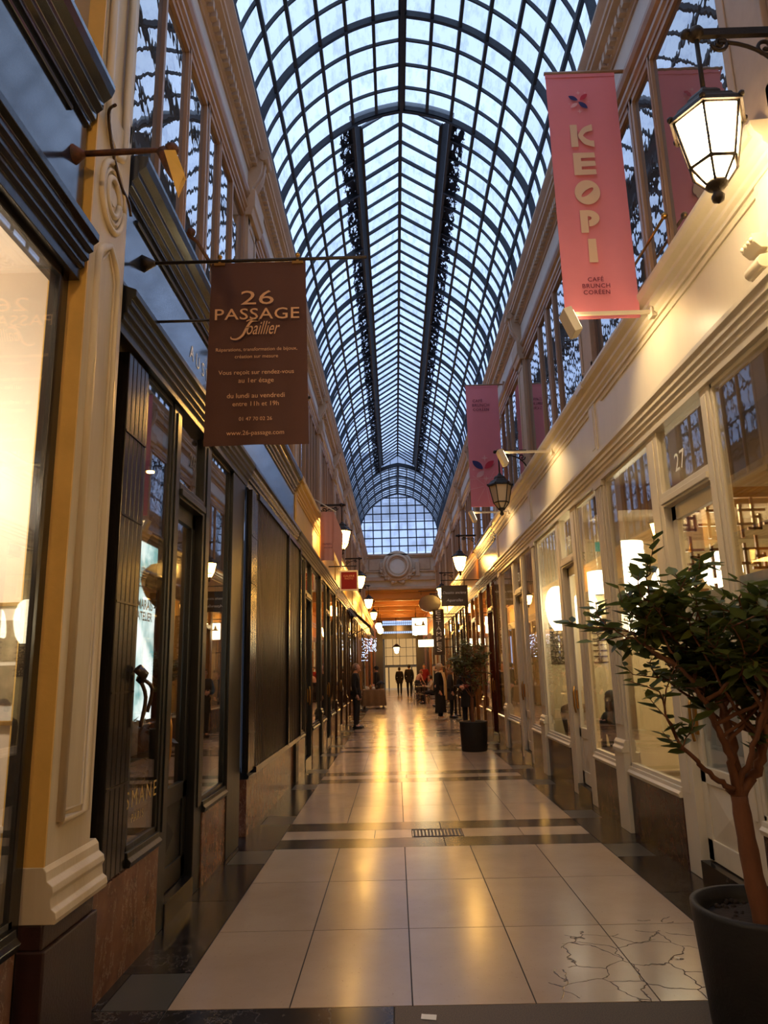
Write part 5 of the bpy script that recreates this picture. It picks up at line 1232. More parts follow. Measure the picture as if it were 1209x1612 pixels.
# lettered price list on the café's cross wall
S = empty('wall_menu', (2.8, 11.36, 1.9), 'rows of dark raised letters forming a price list on the café wall', 'menu')
for i, (a, b) in enumerate((('LE CAFE', '5'), ('MC TATE', '5'), ('MC CHOC', '5'), ('LATTE TEA', '6'), ('LATTE ZEN', '6'), ('ETTAME', '6'), ('GASCONS', '45'))):
    z = 2.17 - i * .088
    m = MB().mesh(fit(text_mb(a, 1, bold=.03), .40), lambda v: (2.60 + v[0], 11.375, z + v[1])); m.mesh(fit(text_mb(b, 1, bold=.03), .04 * len(b)), lambda v: (3.16 + v[0], 11.375, z + v[1]))
    m.build('lettering', MT['brownp'], S)
    m = MB(); m.box(2.38, 2.82, 11.36, 11.384, z - .02, z - .006); m.box(3.04, 3.28, 11.36, 11.384, z - .02, z - .006); m.build('ledge', MT['brownp'], S)
m = MB(); m.box(-3.6, -.9, 11.36, 11.41, 0, 3.6); 
S = empty('exit_sign', (2.75, 9.2, 3.2), 'small green exit sign hanging from the café ceiling', 'sign')
m = MB(); m.box(2.62, 2.86, 9.19, 9.215, 3.02, 3.14); m.build('sign_plate', MT['exit'], S); m = MB(); m.tube([(2.66, 9.2, 3.14), (2.66, 9.2, 3.6)], .006, 5); m.tube([(2.82, 9.2, 3.14), (2.82, 9.2, 3.6)], .006, 5); m.build('rod', MT['white'], S)
# ceiling soffits of the café
rootR, TR, _ = WALLS['R']
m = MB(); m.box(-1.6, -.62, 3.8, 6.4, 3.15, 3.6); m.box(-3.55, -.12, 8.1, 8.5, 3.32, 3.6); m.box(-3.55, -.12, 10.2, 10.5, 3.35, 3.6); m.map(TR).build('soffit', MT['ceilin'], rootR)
# frosted film on the lower half of the door and near window, white counter behind the far window
m = MB(); m.box(-.02, -.012, BR0 + .19, BR0 + 1.04, ZS + .03, 2.15); m.map(TR).build('frosted_film', MT['film'], s27)
m = MB(); m.box(-.072, -.066, BR0 + 1.32, BR0 + 2.04, .82, 2.12); m.map(TR).build('frosted_film', MT['film'], s27)
S = empty('counter', (2.9, 6.6, 0), 'white counter with a dark slot behind the window left of the 27 door', 'counter')
m = MB(); m.box(2.62, 3.4, 6.15, 6.9, .02, 1.62); m.build('body', MT['plaster_w'], S, bevel=.01)
m = MB(); m.box(2.6, 3.42, 6.12, 6.93, 1.62, 1.66); m.build('worktop', MT['white'], S)
def cafe_table(x, y, label, h=.74, r=.34, mat=None, round_=True):
    S = empty('cafe_table', (x, y, 0), label, 'table')
    m = MB(); m.lathe([(r, h - .03), (r + .005, h - .015), (r, h)], (x, y, 0), 20); m.build('tabletop', mat or MT['chairwood'], S)
    m = MB(); m.tube([(x, y, .03), (x, y, h - .03)], .03, 8); m.build('pedestal', MT['black'], S)
    m = MB(); m.lathe([(.2, .0), (.2, .02), (.04, .05)], (x, y, 0), 14); m.build('base', MT['black'], S)
    return S
def chair(x, y, rot, label, group):
    S = empty('bentwood_chair', (x, y, 0), label, 'chair', group); S.rotation_euler.z = rot
    def put(m, n): return m.build(n, MT['chairwood'], S, world=False)
    m = MB(); m.lathe([(.19, .43), (.205, .445), (.2, .46), (.0001, .455)], (0, 0, 0), 18); put(m, 'seat')
    for sx in (-1, 1):
        m = MB(); m.tube([(sx * .15, .15, .44), (sx * .18, .19, 0)], [.017, .012], 7); put(m, 'leg')
        m = MB(); m.tube([(sx * .15, -.15, .45), (sx * .17, -.21, 0)], [.017, .012], 7); put(m, 'leg')
    m = MB(); m.tube(spline2d([(-.16, -.16, .45), (-.18, -.22, .70), (-.13, -.25, .86), (0, -.26, .91), (.13, -.25, .86), (.18, -.22, .70), (.16, -.16, .45)], 4), .014, 7)
    m.tube(spline2d([(-.10, -.17, .46), (-.11, -.22, .68), (0, -.24, .79), (.11, -.22, .68), (.10, -.17, .46)], 4), .010, 6); put(m, 'backrest')
    m = MB(); m.tube([(.16 * cos(t), .16 * sin(t), .22) for t in [2 * pi * i / 16 for i in range(17)]], .009, 6); put(m, 'stretcher')
    return S

# ================================================================== POTTED TREES
def tree(name, label, c, pot_r0, pot_r1, pot_h, limbs, leaf_mat, seed, leaf_len, twigs, leaves, bark_r, trunk, extra=()):
    rnd = random.Random(seed); S = empty(name, (c[0], c[1], 0), label, 'potted tree')
    m = MB(); m.lathe([(.0001, .012), (pot_r0 - .01, .0), (pot_r0, .02), (pot_r1, pot_h - .02), (pot_r1, pot_h), (pot_r1 - .03, pot_h), (pot_r1 - .045, pot_h - .05), (pot_r1 - .05, pot_h - .1)], (c[0], c[1], 0), 48); m.build('pot', MT['pot'], S)
    m = MB(); v = []; nn = 20
    m.lathe([(pot_r1 - .04, pot_h - .07), (pot_r1 * .6, pot_h - .055), (.0001, pot_h - .05)], (c[0], c[1], 0), 24)
    for i in range(60):
        a = rnd.uniform(0, 2 * pi); r = (pot_r1 - .06) * rnd.random() ** .5; m.ball((c[0] + r * cos(a), c[1] + r * sin(a), pot_h - .055), rnd.uniform(.006, .016), 6, 4)
    m.build('soil', MT['soil'], S)
    wood = MB(); lv = MB()
    tp = spline2d(trunk, 4); n = len(tp); wood.tube(tp, [bark_r * (1.12 - .3 * i / n) * (1 + .05 * sin(i * 2.1)) for i in range(n)], 12)
    fork = Vector(trunk[-1])
    def sprig(p, d, L, nl):
        q = p; pts = [p]
        for s in range(3):
            d = (d + Vector((rnd.gauss(0, .3), rnd.gauss(0, .3), rnd.gauss(.05, .25)))).normalized(); q = q + d * L / 3; pts.append(q)
        wood.tube(pts, [.004, .0032, .0025, .0015], 5)
        for i in range(nl):
            t = (i + .6 + rnd.uniform(-.3, .3)) / nl * .95 + .04; j = min(2, int(t * 3)); base = pts[j].lerp(pts[j + 1], t * 3 - j)
            az = rnd.uniform(0, 2 * pi); ld = (d * .6 + Vector((cos(az), sin(az), rnd.uniform(-.35, .45)))).normalized()
            add_leaf(lv, base, ld, leaf_len * rnd.uniform(.6, 1.25), rnd)
    for (pts, r0, nt_, droop) in limbs:
        P_ = spline2d([tuple(fork if a is None else a) for a in pts], 6); n = len(P_)
        P_ = [Vector(p) + Vector((rnd.gauss(0, .006), rnd.gauss(0, .006), rnd.gauss(0, .006))) * min(1, i) for i, p in enumerate(P_)]
        wood.tube(P_, [max(.0035, r0 * (1 - .8 * i / n)) for i in range(n)], 7)
        for k in range(nt_):
            i = int(n * rnd.uniform(.5, .999)); p = P_[min(i, n - 1)]
            d = (P_[min(i + 1, n - 1)] - P_[max(i - 1, 0)]).normalized(); d = (d * .5 + Vector((rnd.gauss(0, .7), rnd.gauss(0, .7), rnd.gauss(.12, .45)))).normalized()
            sprig(p, d, twigs * rnd.uniform(.6, 1.2), leaves)
    for p in extra: sprig(Vector(p), Vector((rnd.gauss(0, .5), rnd.gauss(0, .5), .4)), twigs * .7, leaves)
    wood.build('trunk', MT['bark'], S); lv.build('foliage', leaf_mat, S)
    return S
rt = random.Random(21); limbs = []
ty = 3.5
def crown(primaries, cen, rad, nsec, seed, r1=.02, tw=6):
    rr_ = random.Random(seed); out = []
    for pts, r0 in primaries:
        out.append(([None] + pts, r0, 3, 0)); P_ = spline2d(pts, 6)
        for k in range(nsec):
            st = P_[int(len(P_) * rr_.uniform(.15, .9))]
            for _ in range(20):
                e = tuple(cen[j] + rad[j] * rr_.uniform(-1, 1) for j in range(3))
                q = sum(((e[j] - cen[j]) / rad[j]) ** 2 for j in range(3))
                if .25 < q < 1 and math.hypot(e[0] - st[0], e[1] - st[1]) < .55 and e[2] > st[2] - .1: break
            md = tuple(st[j] * .45 + e[j] * .55 + rr_.uniform(-.03, .03) for j in range(3)); md = (md[0], md[1], md[2] - .03)
            out.append(([st, md, e], r1 * rr_.uniform(.4, .65), tw, 0))
    return out
prim = [([(1.47, ty - .03, 1.06), (1.34, ty - .08, 1.16), (1.25, ty - .1, 1.28), (1.20, ty - .12, 1.45)], .017),
        ([(1.53, ty - .02, 1.14), (1.46, ty - .05, 1.32), (1.36, ty - .08, 1.52), (1.16, ty - .1, 1.68)], .024),
        ([(1.56, ty + .03, 1.18), (1.56, ty + .08, 1.38), (1.50, ty + .15, 1.60), (1.46, ty + .2, 1.82)], .03),
        ([(1.63, ty, 1.10), (1.70, ty - .02, 1.24), (1.73, ty + .02, 1.46), (1.70, ty + .05, 1.74)], .03),
        ([(1.66, ty + .05, 1.12), (1.80, ty + .1, 1.32), (1.95, ty + .15, 1.55), (2.05, ty + .18, 1.70)], .022),
        ([(1.58, ty - .08, 1.16), (1.62, ty - .2, 1.38), (1.68, ty - .28, 1.62)], .018)]
limbs = crown(prim[1:], (1.56, ty, 1.74), (.62, .42, .24), 9, 3)
limbs += [([None] + prim[0][0], .017, 3, 0), ([(1.2, ty - .1, 1.66), (1.08, ty - .1, 1.72), (.97, ty - .12, 1.78)], .006, 6, 0), ([(1.3, ty - .1, 1.6), (1.22, ty - .08, 1.82), (1.2, ty - .05, 2.02)], .006, 5, 0), ([(1.5, ty + .15, 1.7), (1.5, ty + .1, 1.9), (1.49, ty + .1, 2.06)], .006, 6, 0)]
tree('potted_tree', 'potted tree with bare branching trunk and dark leaves, closest at the right edge', (1.64, 3.58), .275, .315, .52, limbs, MT['leaf'], 5, .092, .21, 8, .043,
     [(1.60, ty, .44), (1.575, ty, .62), (1.56, ty, .82), (1.55, ty, 1.0)], extra=[(1.28, ty - .1, 1.22), (1.30, ty - .1, 1.2), (1.66, ty, 1.24), (1.68, ty + .05, 1.16), (1.64, ty, 1.3)])
prim = [([(1.5 + .1 * cos(t), 14.75 + .1 * sin(t), 1.15), (1.5 + .2 * cos(t), 14.75 + .18 * sin(t), 1.45), (1.5 + .28 * cos(t + .4), 14.75 + .25 * sin(t + .4), 1.8)], .010) for t in (.3, 1.5, 2.9, 4.0, 5.3)]
limbs = crown(prim, (1.5, 14.75, 1.62), (.44, .40, .5), 9, 6, tw=6)
tree('potted_tree', 'smaller potted tree with olive leaves standing in mid passage on the right', (1.5, 14.75), .25, .27, .56, limbs, MT['leaf2'], 9, .075, .16, 6, .035,
     [(1.5, 14.75, .5), (1.49, 14.75, .75), (1.5, 14.75, 1.0)])
# ================================================================== PEOPLE
def grown(verts, edges, radii, sub=1):
    me = bpy.data.meshes.new('tmp'); me.from_pydata([tuple(v) for v in verts], edges, [])
    o = bpy.data.objects.new('tmp', me); COL.objects.link(o)
    s = o.modifiers.new('skin', 'SKIN'); s.use_smooth_shade = True
    for i, r in enumerate(radii):
        sv = me.skin_vertices[0].data[i]; sv.radius = (r, r) if not isinstance(r, tuple) else r; sv.use_root = (i == 0)
    ss = o.modifiers.new('sub', 'SUBSURF'); ss.levels = sub; ss.render_levels = sub
    bpy.context.view_layer.update(); dg = bpy.context.evaluated_depsgraph_get()
    e = o.evaluated_get(dg).to_mesh(); mb = MB(); mb.add([v.co[:] for v in e.vertices], [tuple(p.vertices) for p in e.polygons], True)
    o.evaluated_get(dg).to_mesh_clear(); bpy.data.objects.remove(o); bpy.data.meshes.remove(me); return mb
def fuse(mb, voxel):
    me = bpy.data.meshes.new('tmp'); me.from_pydata(mb.v, [], mb.f); o = bpy.data.objects.new('tmp', me); COL.objects.link(o)
    r = o.modifiers.new('r', 'REMESH'); r.mode = 'VOXEL'; r.voxel_size = voxel; r.use_smooth_shade = True
    sm = o.modifiers.new('s', 'SMOOTH'); sm.factor = .5; sm.iterations = 2
    bpy.context.view_layer.update(); dg = bpy.context.evaluated_depsgraph_get()
    e = o.evaluated_get(dg).to_mesh(); out = MB(); out.add([v.co[:] for v in e.vertices], [tuple(p.vertices) for p in e.polygons], True)
    o.evaluated_get(dg).to_mesh_clear(); bpy.data.objects.remove(o); bpy.data.meshes.remove(me); return out
V3 = Vector
STAND = dict(pel=(0, 0, .95), sp=(0, -.01, 1.10), ch=(0, -.01, 1.30), nk=(0, -.01, 1.46), hd=(0, .02, 1.60),
             hipL=(-.09, 0, .90), hipR=(.09, 0, .90), knL=(-.095, .02, .50), knR=(.095, .02, .50), anL=(-.10, -.01, .09), anR=(.10, -.01, .09), toL=(-.12, .15, .04), toR=(.12, .15, .04),
             shL=(-.175, -.01, 1.40), shR=(.175, -.01, 1.40), elL=(-.225, -.03, 1.13), elR=(.225, -.03, 1.13), wrL=(-.215, .05, .89), wrR=(.215, .05, .89))
SIT = dict(pel=(0, -.05, .52), sp=(0, -.06, .68), ch=(0, -.03, .88), nk=(0, .0, 1.04), hd=(0, .04, 1.18),
           hipL=(-.09, -.04, .50), hipR=(.09, -.04, .50), knL=(-.12, .38, .50), knR=(.12, .38, .50), anL=(-.12, .36, .09), anR=(.12, .36, .09), toL=(-.13, .52, .04), toR=(.13, .52, .04),
           shL=(-.175, -.02, .98), shR=(.175, -.02, .98), elL=(-.22, .08, .74), elR=(.22, .08, .74), wrL=(-.14, .30, .80), wrR=(.14, .30, .80))
def person(label, loc, heading, pose=None, base=STAND, h=1.72, top='coat_black', legs='denim', hair='hair_dark', skin='skin', shoe='shoe', hem=.62, hairlen=0.0, cap=None, scarf=None, tilt=(0, 0, 0), fine=True, seat=0, turn=0.0):
    J = dict(base); J.update(pose or {}); J = {k: V3(v) for k, v in J.items()}
    S = empty('person', loc, label, 'person'); k = h / 1.72
    M = Matrix.Rotation(heading, 3, 'Z') * k
    off = V3(loc)
    def put(mb, name, mat, parent=None):
        return MB().mesh(mb, lambda v: M @ V3(v) + off).build(name, MT[mat] if isinstance(mat, str) else mat, parent or S)
    # ---- head
    HR = Matrix.Rotation(turn, 3, 'Z') @ Matrix.Rotation(tilt[0], 3, 'X') @ Matrix.Rotation(tilt[1], 3, 'Y'); hc = J['hd']
    def head_pt(p): return hc + HR @ V3(p)
    hm = MB(); b = MB(); b.ball((0, 0, 0), 1, 18, 14)
    for (x, y, z) in [v for v in b.v]:
        jaw = 1 - .28 * max(0, -z) ** 1.2
        hm.v.append(tuple(head_pt((x * .078 * jaw, y * .098 * (1 - .1 * max(0, -z)) + .012 * max(0, -z), z * .118))))
    hm.f = b.f; hm.sm = b.sm; hm.mi = b.mi
    hm.ball(head_pt((0, .098, -.015)), .017, 8, 6, .8, 1, 1.3)
    for sx in (-1, 1): hm.ball(head_pt((sx * .078, -.005, -.01)), .028, 8, 6, .4, .8, 1.15)
    hm.ball(head_pt((0, .085, -.062)), .02, 8, 6, 1.3, .7, .5); hm.ball(head_pt((0, .075, -.1)), .026, 8, 6)
    # ---- body
    names = ['pel', 'sp', 'ch', 'nk', 'hd', 'hipL', 'knL', 'anL', 'toL', 'hipR', 'knR', 'anR', 'toR', 'shL', 'elL', 'wrL', 'shR', 'elR', 'wrR']
    ix = {n: i for i, n in enumerate(names)}
    E = [('pel', 'sp'), ('sp', 'ch'), ('ch', 'nk'), ('nk', 'hd'), ('pel', 'hipL'), ('hipL', 'knL'), ('knL', 'anL'), ('anL', 'toL'), ('pel', 'hipR'), ('hipR', 'knR'), ('knR', 'anR'), ('anR', 'toR'), ('ch', 'shL'), ('shL', 'elL'), ('elL', 'wrL'), ('ch', 'shR'), ('shR', 'elR'), ('elR', 'wrR')]
    R_ = dict(pel=.115, sp=.11, ch=.125, nk=.052, hd=.06, hipL=.085, hipR=.085, knL=.055, knR=.055, anL=.038, anR=.038, toL=.03, toR=.03, shL=.06, shR=.06, elL=.042, elR=.042, wrL=.028, wrR=.028)
    body = grown([J[n] for n in names], [(ix[a], ix[b_]) for a, b_ in E], [R_[n] for n in names], 1)
    body.mesh(hm)
    for sd in 'LR':
        w_, e_ = J['wr' + sd], J['el' + sd]; d = (w_ - e_).normalized(); sx = -1 if sd == 'L' else 1
        side_ = d.cross(V3((sx, 0, 0))); side_ = side_.normalized() if side_.length > .1 else V3((0, 1, 0)); nrm = d.cross(side_).normalized()
        palm = w_ + d * .05
        body.tube([w_, w_ + d * .03, w_ + d * .085], [.026, .034, .032], 8)
        for q, ln in ((-.030, .062), (-.010, .075), (.010, .07), (.030, .055)):
            r0 = w_ + d * .075 + side_ * q; body.tube([r0, r0 + d * ln * .5 + nrm * .006, r0 + d * ln * .85 + nrm * .022, r0 + d * ln * .95 + nrm * .034], [.0095, .009, .008, .006], 6)
        t0 = w_ + d * .03 + side_ * .03; body.tube([t0, t0 + side_ * .025 + d * .02, t0 + side_ * .03 + d * .05 + nrm * .012], [.012, .0105, .008], 6)
    put(fuse(body, .0085 if fine else .016), 'body', skin)
    # ---- trousers
    n2 = ['pel', 'hipL', 'knL', 'anL', 'hipR', 'knR', 'anR']; i2_ = {n: i for i, n in enumerate(n2)}
    e2 = [('pel', 'hipL'), ('hipL', 'knL'), ('knL', 'anL'), ('pel', 'hipR'), ('hipR', 'knR'), ('knR', 'anR')]
    rr = dict(pel=.13, hipL=.105, hipR=.105, knL=.075, knR=.075, anL=.06, anR=.06)
    put(fuse(grown([J[n] for n in n2], [(i2_[a], i2_[b_]) for a, b_ in e2], [rr[n] for n in n2], 1), .014 if fine else .022), 'trousers', legs)
    # ---- coat
    n3 = ['pel', 'sp', 'ch', 'nk', 'shL', 'elL', 'wrL', 'shR', 'elR', 'wrR']; i3 = {n: i for i, n in enumerate(n3)}
    e3 = [('pel', 'sp'), ('sp', 'ch'), ('ch', 'nk'), ('ch', 'shL'), ('shL', 'elL'), ('elL', 'wrL'), ('ch', 'shR'), ('shR', 'elR'), ('elR', 'wrR')]
    r3 = dict(pel=.145, sp=.14, ch=.155, nk=.07, shL=.085, shR=.085, elL=.066, elR=.066, wrL=.05, wrR=.05)
    coat = grown([J[n] for n in n3], [(i3[a], i3[b_]) for a, b_ in e3], [r3[n] for n in n3], 1)
    if base is STAND:
        p = J['pel']; coat.lathe([(.145, p.z + .1), (.165, p.z - .05), (.175 + .06 * max(0, (.8 - hem)), hem), (.15, hem + .02)], (p.x, p.y, 0), 20, sx=1.12, sy=.86)
    put(fuse(coat, .014 if fine else .022), 'coat', top)
    # ---- shoes
    for sd in 'LR':
        a, t_ = J['an' + sd], J['to' + sd]; d = (t_ - a); d.z = 0; d.normalize(); m = MB()
        c0 = V3((a.x, a.y, .045)) - d * .05
        m.tube([c0 - d * .02, c0 + d * .03, c0 + d * .12, c0 + d * .21, c0 + d * .25], [.03, .046, .043, .038, .02], 10)
        m.v = [(x, y, max(.0, z if z < .06 else z)) for x, y, z in m.v]; m.tube([(a.x, a.y, .05), (a.x, a.y, .13)], [.045, .042], 10)
        put(m, 'shoe', shoe)
    # ---- face and hair
    m = MB()
    for sx in (-1, 1): m.ball(head_pt((sx * .03, .086, .018)), .011, 8, 6, 1.2, .6, .8)
    put(m, 'eyes', 'eye')
    m = MB(); m.ball(head_pt((0, .095, -.062)), .018, 8, 6, 1.2, .5, .35); put(m, 'mouth', 'lip')
    m = MB(); g = MB(); g.ball((0, 0, 0), 1, 22, 18); keep = []
    for f, sm in zip(g.f, g.sm):
        c = sum((V3(g.v[i]) for i in f), V3()) / len(f)
        if c.y > .35 and c.z < .5: continue
        if c.z < -.55 and hairlen == 0: continue
        keep.append(f)
    pts = []
    for (x, y, z) in g.v: pts.append(tuple(head_pt((x * .088, y * .108 - .006, z * .125 + .006))))
    m.add(pts, keep, True)
    if hairlen:
        m.tube([head_pt((0, -.06, -.02)), head_pt((0, -.075, -.12)), head_pt((0, -.07, -.12 - hairlen))], [.085, .085, .05], 12)
        for sx in (-1, 1): m.tube([head_pt((sx * .07, -.01, .03)), head_pt((sx * .082, -.01, -.10)), head_pt((sx * .075, .0, -.1 - hairlen * .8))], [.03, .036, .022], 8)
    put(m, 'hair', hair)
    if cap:
        m = MB(); pts = []; keep = []
        for (x, y, z) in g.v: pts.append(tuple(head_pt((x * .102, y * .122 - .012, z * .13 + .022))))
        for f in g.f:
            c = sum((V3(g.v[i]) for i in f), V3()) / len(f)
            if c.z > .02 or (c.y < -.2 and c.z > -.25): keep.append(f)
        m.add(pts, keep, True); m.tube([head_pt((-.06, .10, .04)), head_pt((0, .155, .03)), head_pt((.06, .10, .04))], .02, 8)
        put(m, 'cap', cap)
    if scarf:
        m = MB(); n_ = J['nk']
        m.tube([n_ + V3((.085 * cos(t), .085 * sin(t), .005 + .02 * sin(t))) for t in [2 * pi * i / 14 for i in range(15)]], .04, 8)
        for sx, zz in ((-1, .62), (1, .75)):
            x = sx * .07; v = []
            for j in range(9):
                t = j / 8; z = n_.z * (1 - t) + zz * t; yy = .10 + .07 * sin(min(1, t * 2.2) * pi / 2)
                for (dx, dy) in ((-.07, 0), (.07, 0), (.07, .03), (-.07, .03)): v.append((x + dx, n_.y + yy + dy, z))
            m.add(v, [(4 * j + q, 4 * j + (q + 1) % 4, 4 * j + 4 + (q + 1) % 4, 4 * j + 4 + q) for j in range(8) for q in range(4)] + [(0, 1, 2, 3), (32, 33, 34, 35)], True)
        put(m, 'scarf', scarf)
    return S
RG = radians
person('person in black jacket with grey hair looking up, standing by the left shopfronts', (-1.13, 20.7, 0), RG(-97), dict(wrR=(.2, .06, .88)), h=1.78, hair='hair_grey', top='coat_black', hem=.78, tilt=(RG(18), 0, 0))
person('person in long black coat, beige cap and cream scarf, seen from the side', (1.38, 23.4, 0), RG(-108), h=1.72, top='coat_black', hem=.22, hair='beige_cloth', cap='beige_cloth', scarf='scarf', shoe='shoe_w')
person('fair-haired person in dark coat beside the one with the cream scarf', (1.78, 24.2, 0), RG(-95), h=1.62, top='coat_grey', hem=.6, hair='hair_blond', skin='skin2', hairlen=.1)
person('person in black coat holding something red, half hidden by the smaller potted tree', (1.83, 19.0, 0), RG(150), dict(wrL=(-.05, .26, 1.12), wrR=(.05, .26, 1.10), elL=(-.24, .06, 1.12), elR=(.24, .06, 1.12)), h=1.72, top='coat_black', hem=.6)
S = tag(MB().box(1.70, 1.84, 18.70, 18.76, 1.10, 1.17).build('purse', MT['coat_red'], None, bevel=.02), 'small red purse held by the person behind the smaller potted tree', 'purse')
person('person in black seen from behind, left of the two walking away down the middle', (.22, 46.2, 0), RG(5), dict(anL=(-.1, -.12, .1), toL=(-.1, .03, .04), anR=(.1, .14, .08), toR=(.1, .3, .04)), h=1.7, fine=False, hem=.7)
person('person in black seen from behind, right of the two walking away down the middle', (.78, 43.6, 0), RG(-8), dict(anR=(.1, -.12, .1), toR=(.1, .03, .04), anL=(-.1, .14, .08), toL=(-.1, .3, .04)), h=1.84, fine=False, hem=.75)
person('person in charcoal coat leaning forward by the café chairs in the far passage', (1.12, 38.6, 0), RG(-60), dict(ch=(0, .10, 1.26), nk=(0, .19, 1.38), hd=(0, .26, 1.49), shL=(-.175, .14, 1.33), shR=(.175, .14, 1.33), elL=(-.22, .2, 1.08), elR=(.22, .2, 1.08), wrL=(-.2, .34, .9), wrR=(.2, .34, .9)), h=1.62, top='coat_grey', hem=.5, hair='hair_blond', fine=False)
person('person with red garment facing this way by the far right shops', (1.62, 42.0, 0), RG(170), h=1.82, top='coat_red', fine=False, hem=.85)
person('person in black facing left, head above the café tables on the right', (1.72, 31.5, 0), RG(95), h=1.74, fine=False)
person('seated person with pale sleeve at the far café table on the right', (1.62, 34.4, 0), RG(95), dict(), base=SIT, top='beige_cloth', h=1.7, fine=False)
person('person in dark cap and black jacket behind the cloth-covered table', (-.92, 35.2, 0), RG(70), h=1.74, cap='coat_black', fine=False)
person('seated person in grey tweed with back turned, behind the café glass', (2.57, 10.75, 0), RG(-150), base=SIT, top='coat_brown', hair='hair_dark', h=1.72)
person('seated person with long dark hair, behind the café glass', (2.72, 9.35, 0), RG(30), base=SIT, top='coat_black', hair='hair_dark', hairlen=.28, h=1.68)
cafe_table(2.76, 10.06, 'round dark café table between the two seated customers')
def stool(x, y, label):
    S = empty('stool', (x, y, 0), label, 'stool'); m = MB(); m.lathe([(.18, .36), (.19, .38), (.18, .40)], (x, y, 0), 16); m.build('seat', MT['chairwood'], S)
    for i in range(4):
        a = pi / 4 + pi / 2 * i; m = MB(); m.tube([(x + .12 * cos(a), y + .12 * sin(a), .37), (x + .16 * cos(a), y + .16 * sin(a), .0)], .014, 6); m.build('leg', MT['chairwood'], S)
stool(2.57, 10.78, 'dark stool under the customer in grey tweed'); stool(2.72, 9.30, 'dark stool under the customer with long dark hair')

# ================================================================== FAR FURNITURE
S = empty('market_table', (-.95, 31.4, 0), 'table draped in brown cloth on the left, with small goods on top', 'table')
m = MB(); 
def drape(x0, x1, y0, y1, z, zb):
    v = []; n = 12
    per = [(x0 + (x1 - x0) * i / n, y0) for i in range(n)] + [(x1, y0 + (y1 - y0) * i / n) for i in range(n)] + [(x1 - (x1 - x0) * i / n, y1) for i in range(n)] + [(x0, y1 - (y1 - y0) * i / n) for i in range(n)]
    L = len(per); cx, cy = (x0 + x1) / 2, (y0 + y1) / 2
    for zz, f in ((z, 1), (z - .04, 1.02), ((z + zb) / 2, 1.05), (zb, 1.09)):
        for i, (x, y) in enumerate(per):
            w_ = 1 + (f - 1) * (1 + .8 * sin(i * 1.7)); v.append((cx + (x - cx) * w_, cy + (y - cy) * w_, zz))
    m.add(v, [(j * L + i, j * L + (i + 1) % L, (j + 1) * L + (i + 1) % L, (j + 1) * L + i) for j in range(3) for i in range(L)], True); m.add(v[:L], [tuple(range(L))])
drape(-1.42, -.5, 30.8, 32.0, .78, .12); m.build('cloth', MT['tablecloth'], S)
for sx in (-1.36, -.56):
    for sy in (30.9, 31.9): q = MB(); q.box(sx - .025, sx + .025, sy - .025, sy + .025, 0, .77); q.build('leg', MT['chairwood'], S)
for i, (x, y, hh, r, mt, lab) in enumerate(((-1.25, 31.0, .14, .05, 'white', 'white candle jar on the cloth-covered table, leftmost'), (-1.08, 31.05, .2, .045, 'brass', 'brass jar on the cloth-covered table'), (-.95, 31.0, .11, .06, 'paper', 'pale pot on the cloth-covered table'), (-.82, 31.1, .16, .05, 'chairwood', 'dark jar on the cloth-covered table'))):
    j_ = empty('jar', (x, y, .78), lab, 'jar'); q = MB(); q.lathe([(r, 0), (r * 1.05, hh * .5), (r * .9, hh * .85)], (x, y, .782), 12); q.build('body', MT[mt], j_); q = MB(); q.lathe([(r * .95, hh * .85), (r * .6, hh), (.0001, hh)], (x, y, .782), 12); q.build('lid', MT[mt], j_)
S = empty('table_lamp', (-.66, 31.2, .78), 'small lamp with grey cone shade on the right end of the cloth-covered table', 'lamp')
m = MB(); m.lathe([(.2, .2), (.06, .34), (.02, .35)], (-.66, 31.2, .78), 14); m.build('lamp_shade', MT['coat_grey'], S); m = MB(); m.lathe([(.08, .002), (.02, .03), (.015, .25)], (-.66, 31.2, .78), 12); m.build('base', MT['brass'], S)
chair(1.05, 35.0, RG(200), 'bentwood chair nearest on the left of the far café tables', 'bentwood chairs in the passage')
chair(1.05, 33.5, RG(20), 'bentwood chair in front of the seated customer in the passage', 'bentwood chairs in the passage')
chair(1.25, 36.9, RG(170), 'bentwood chair farthest back by the passage café tables', 'bentwood chairs in the passage')
chair(1.68, 34.4, RG(95), 'bentwood chair carrying the person with the pale sleeve', 'bentwood chairs in the passage')
cafe_table(1.2, 35.7, 'small round table among the bentwood chairs in the passage')
cafe_table(2.0, 25.3, 'small high table beside the fair-haired person', h=1.0, r=.22)

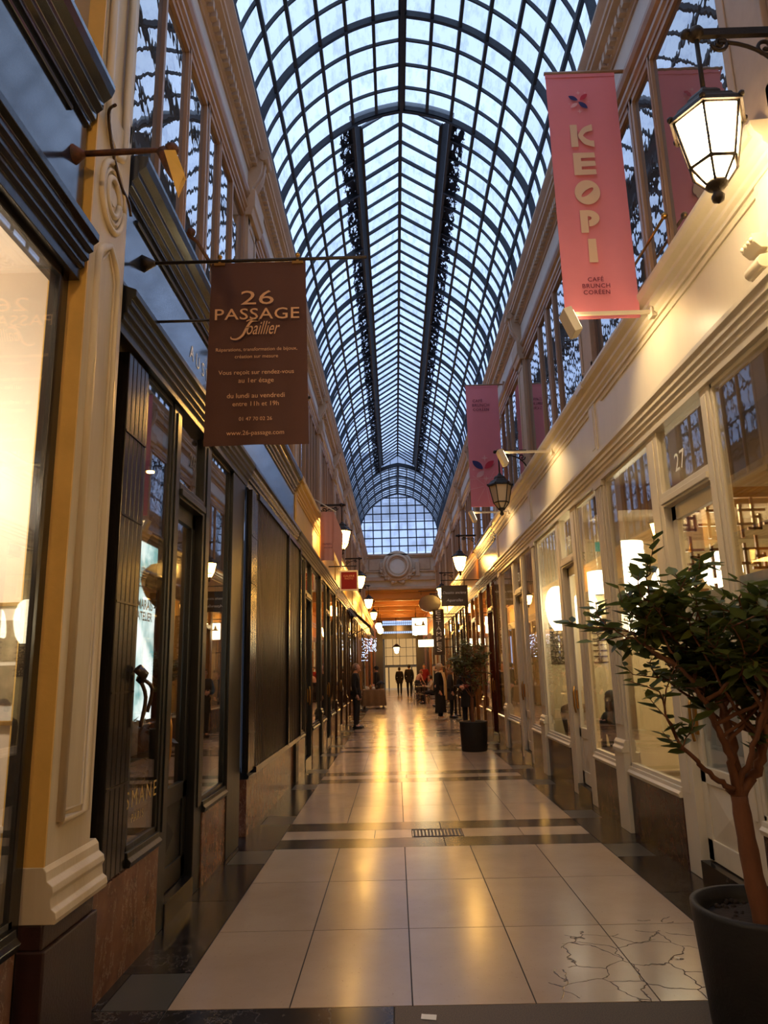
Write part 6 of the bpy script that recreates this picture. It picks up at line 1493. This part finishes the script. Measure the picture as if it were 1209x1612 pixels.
# ================================================================== LIGHT FROM THE SHOPS
light('cafe_lamp', 'AREA', (3.9, 8.2, 3.25), 40, (255, 214, 150), 1.2)
light('cafe_lamp', 'AREA', (3.6, 5.0, 3.1), 20, (255, 214, 150), .9)
light('cafe_lamp', 'AREA', (3.5, 13.4, 3.5), 22, (255, 200, 130), .9)
for k in range(2, 10):
    light('shop_lamp', 'AREA', (XL - .8, BL0 + BAY * k + 1.9, 3.4), 14, (255, 176, 84), .6)
    if k > 2: light('shop_lamp', 'AREA', (XR + .8, BR0 + BAY * k + 1.9, 3.4), 20, (255, 176, 84), .6)
for y in (41, 46, 51, 56): light('hall_lamp', 'POINT', (CX, y, 4.9), 38, (255, 184, 104), .3)

# ================================================================== CAMERA
f_px, vp, roll, ch = 1130.0, (623.0, 1053.0), .026, 1.6
Yc = V3(((vp[0] - 604.5) / f_px, (vp[1] - 806.0) / f_px, 1)).normalized()
U = V3((-sin(roll), -cos(roll), 0)); U = (U - Yc * U.dot(Yc)).normalized(); Xc = Yc.cross(U)
right = V3((Xc[0], Yc[0], U[0])); down = V3((Xc[1], Yc[1], U[1])); fwd = V3((Xc[2], Yc[2], U[2]))
cam = bpy.data.cameras.new('camera'); co = bpy.data.objects.new('camera', cam); COL.objects.link(co)
mw = Matrix.Identity(4)
for i in range(3): mw[i][0] = right[i]; mw[i][1] = -down[i]; mw[i][2] = -fwd[i]
mw[0][3], mw[1][3], mw[2][3] = 0, 0, ch
co.matrix_world = mw; cam.sensor_fit = 'VERTICAL'; cam.sensor_height = 36; cam.lens = 36 * f_px / 1612; cam.clip_start = .05; cam.clip_end = 300
scene.camera = co
scene.view_settings.view_transform = 'Standard'; scene.view_settings.look = 'None'; scene.view_settings.gamma = 1; scene.view_settings.exposure = 0.9
scene.view_settings.use_curve_mapping = False
cy = scene.cycles
cy.max_bounces = 8; cy.diffuse_bounces = 4; cy.glossy_bounces = 4; cy.transmission_bounces = 4; cy.transparent_max_bounces = 16; cy.caustics_reflective = False; cy.caustics_refractive = False
cy.sample_clamp_indirect = 4; cy.use_denoising = True
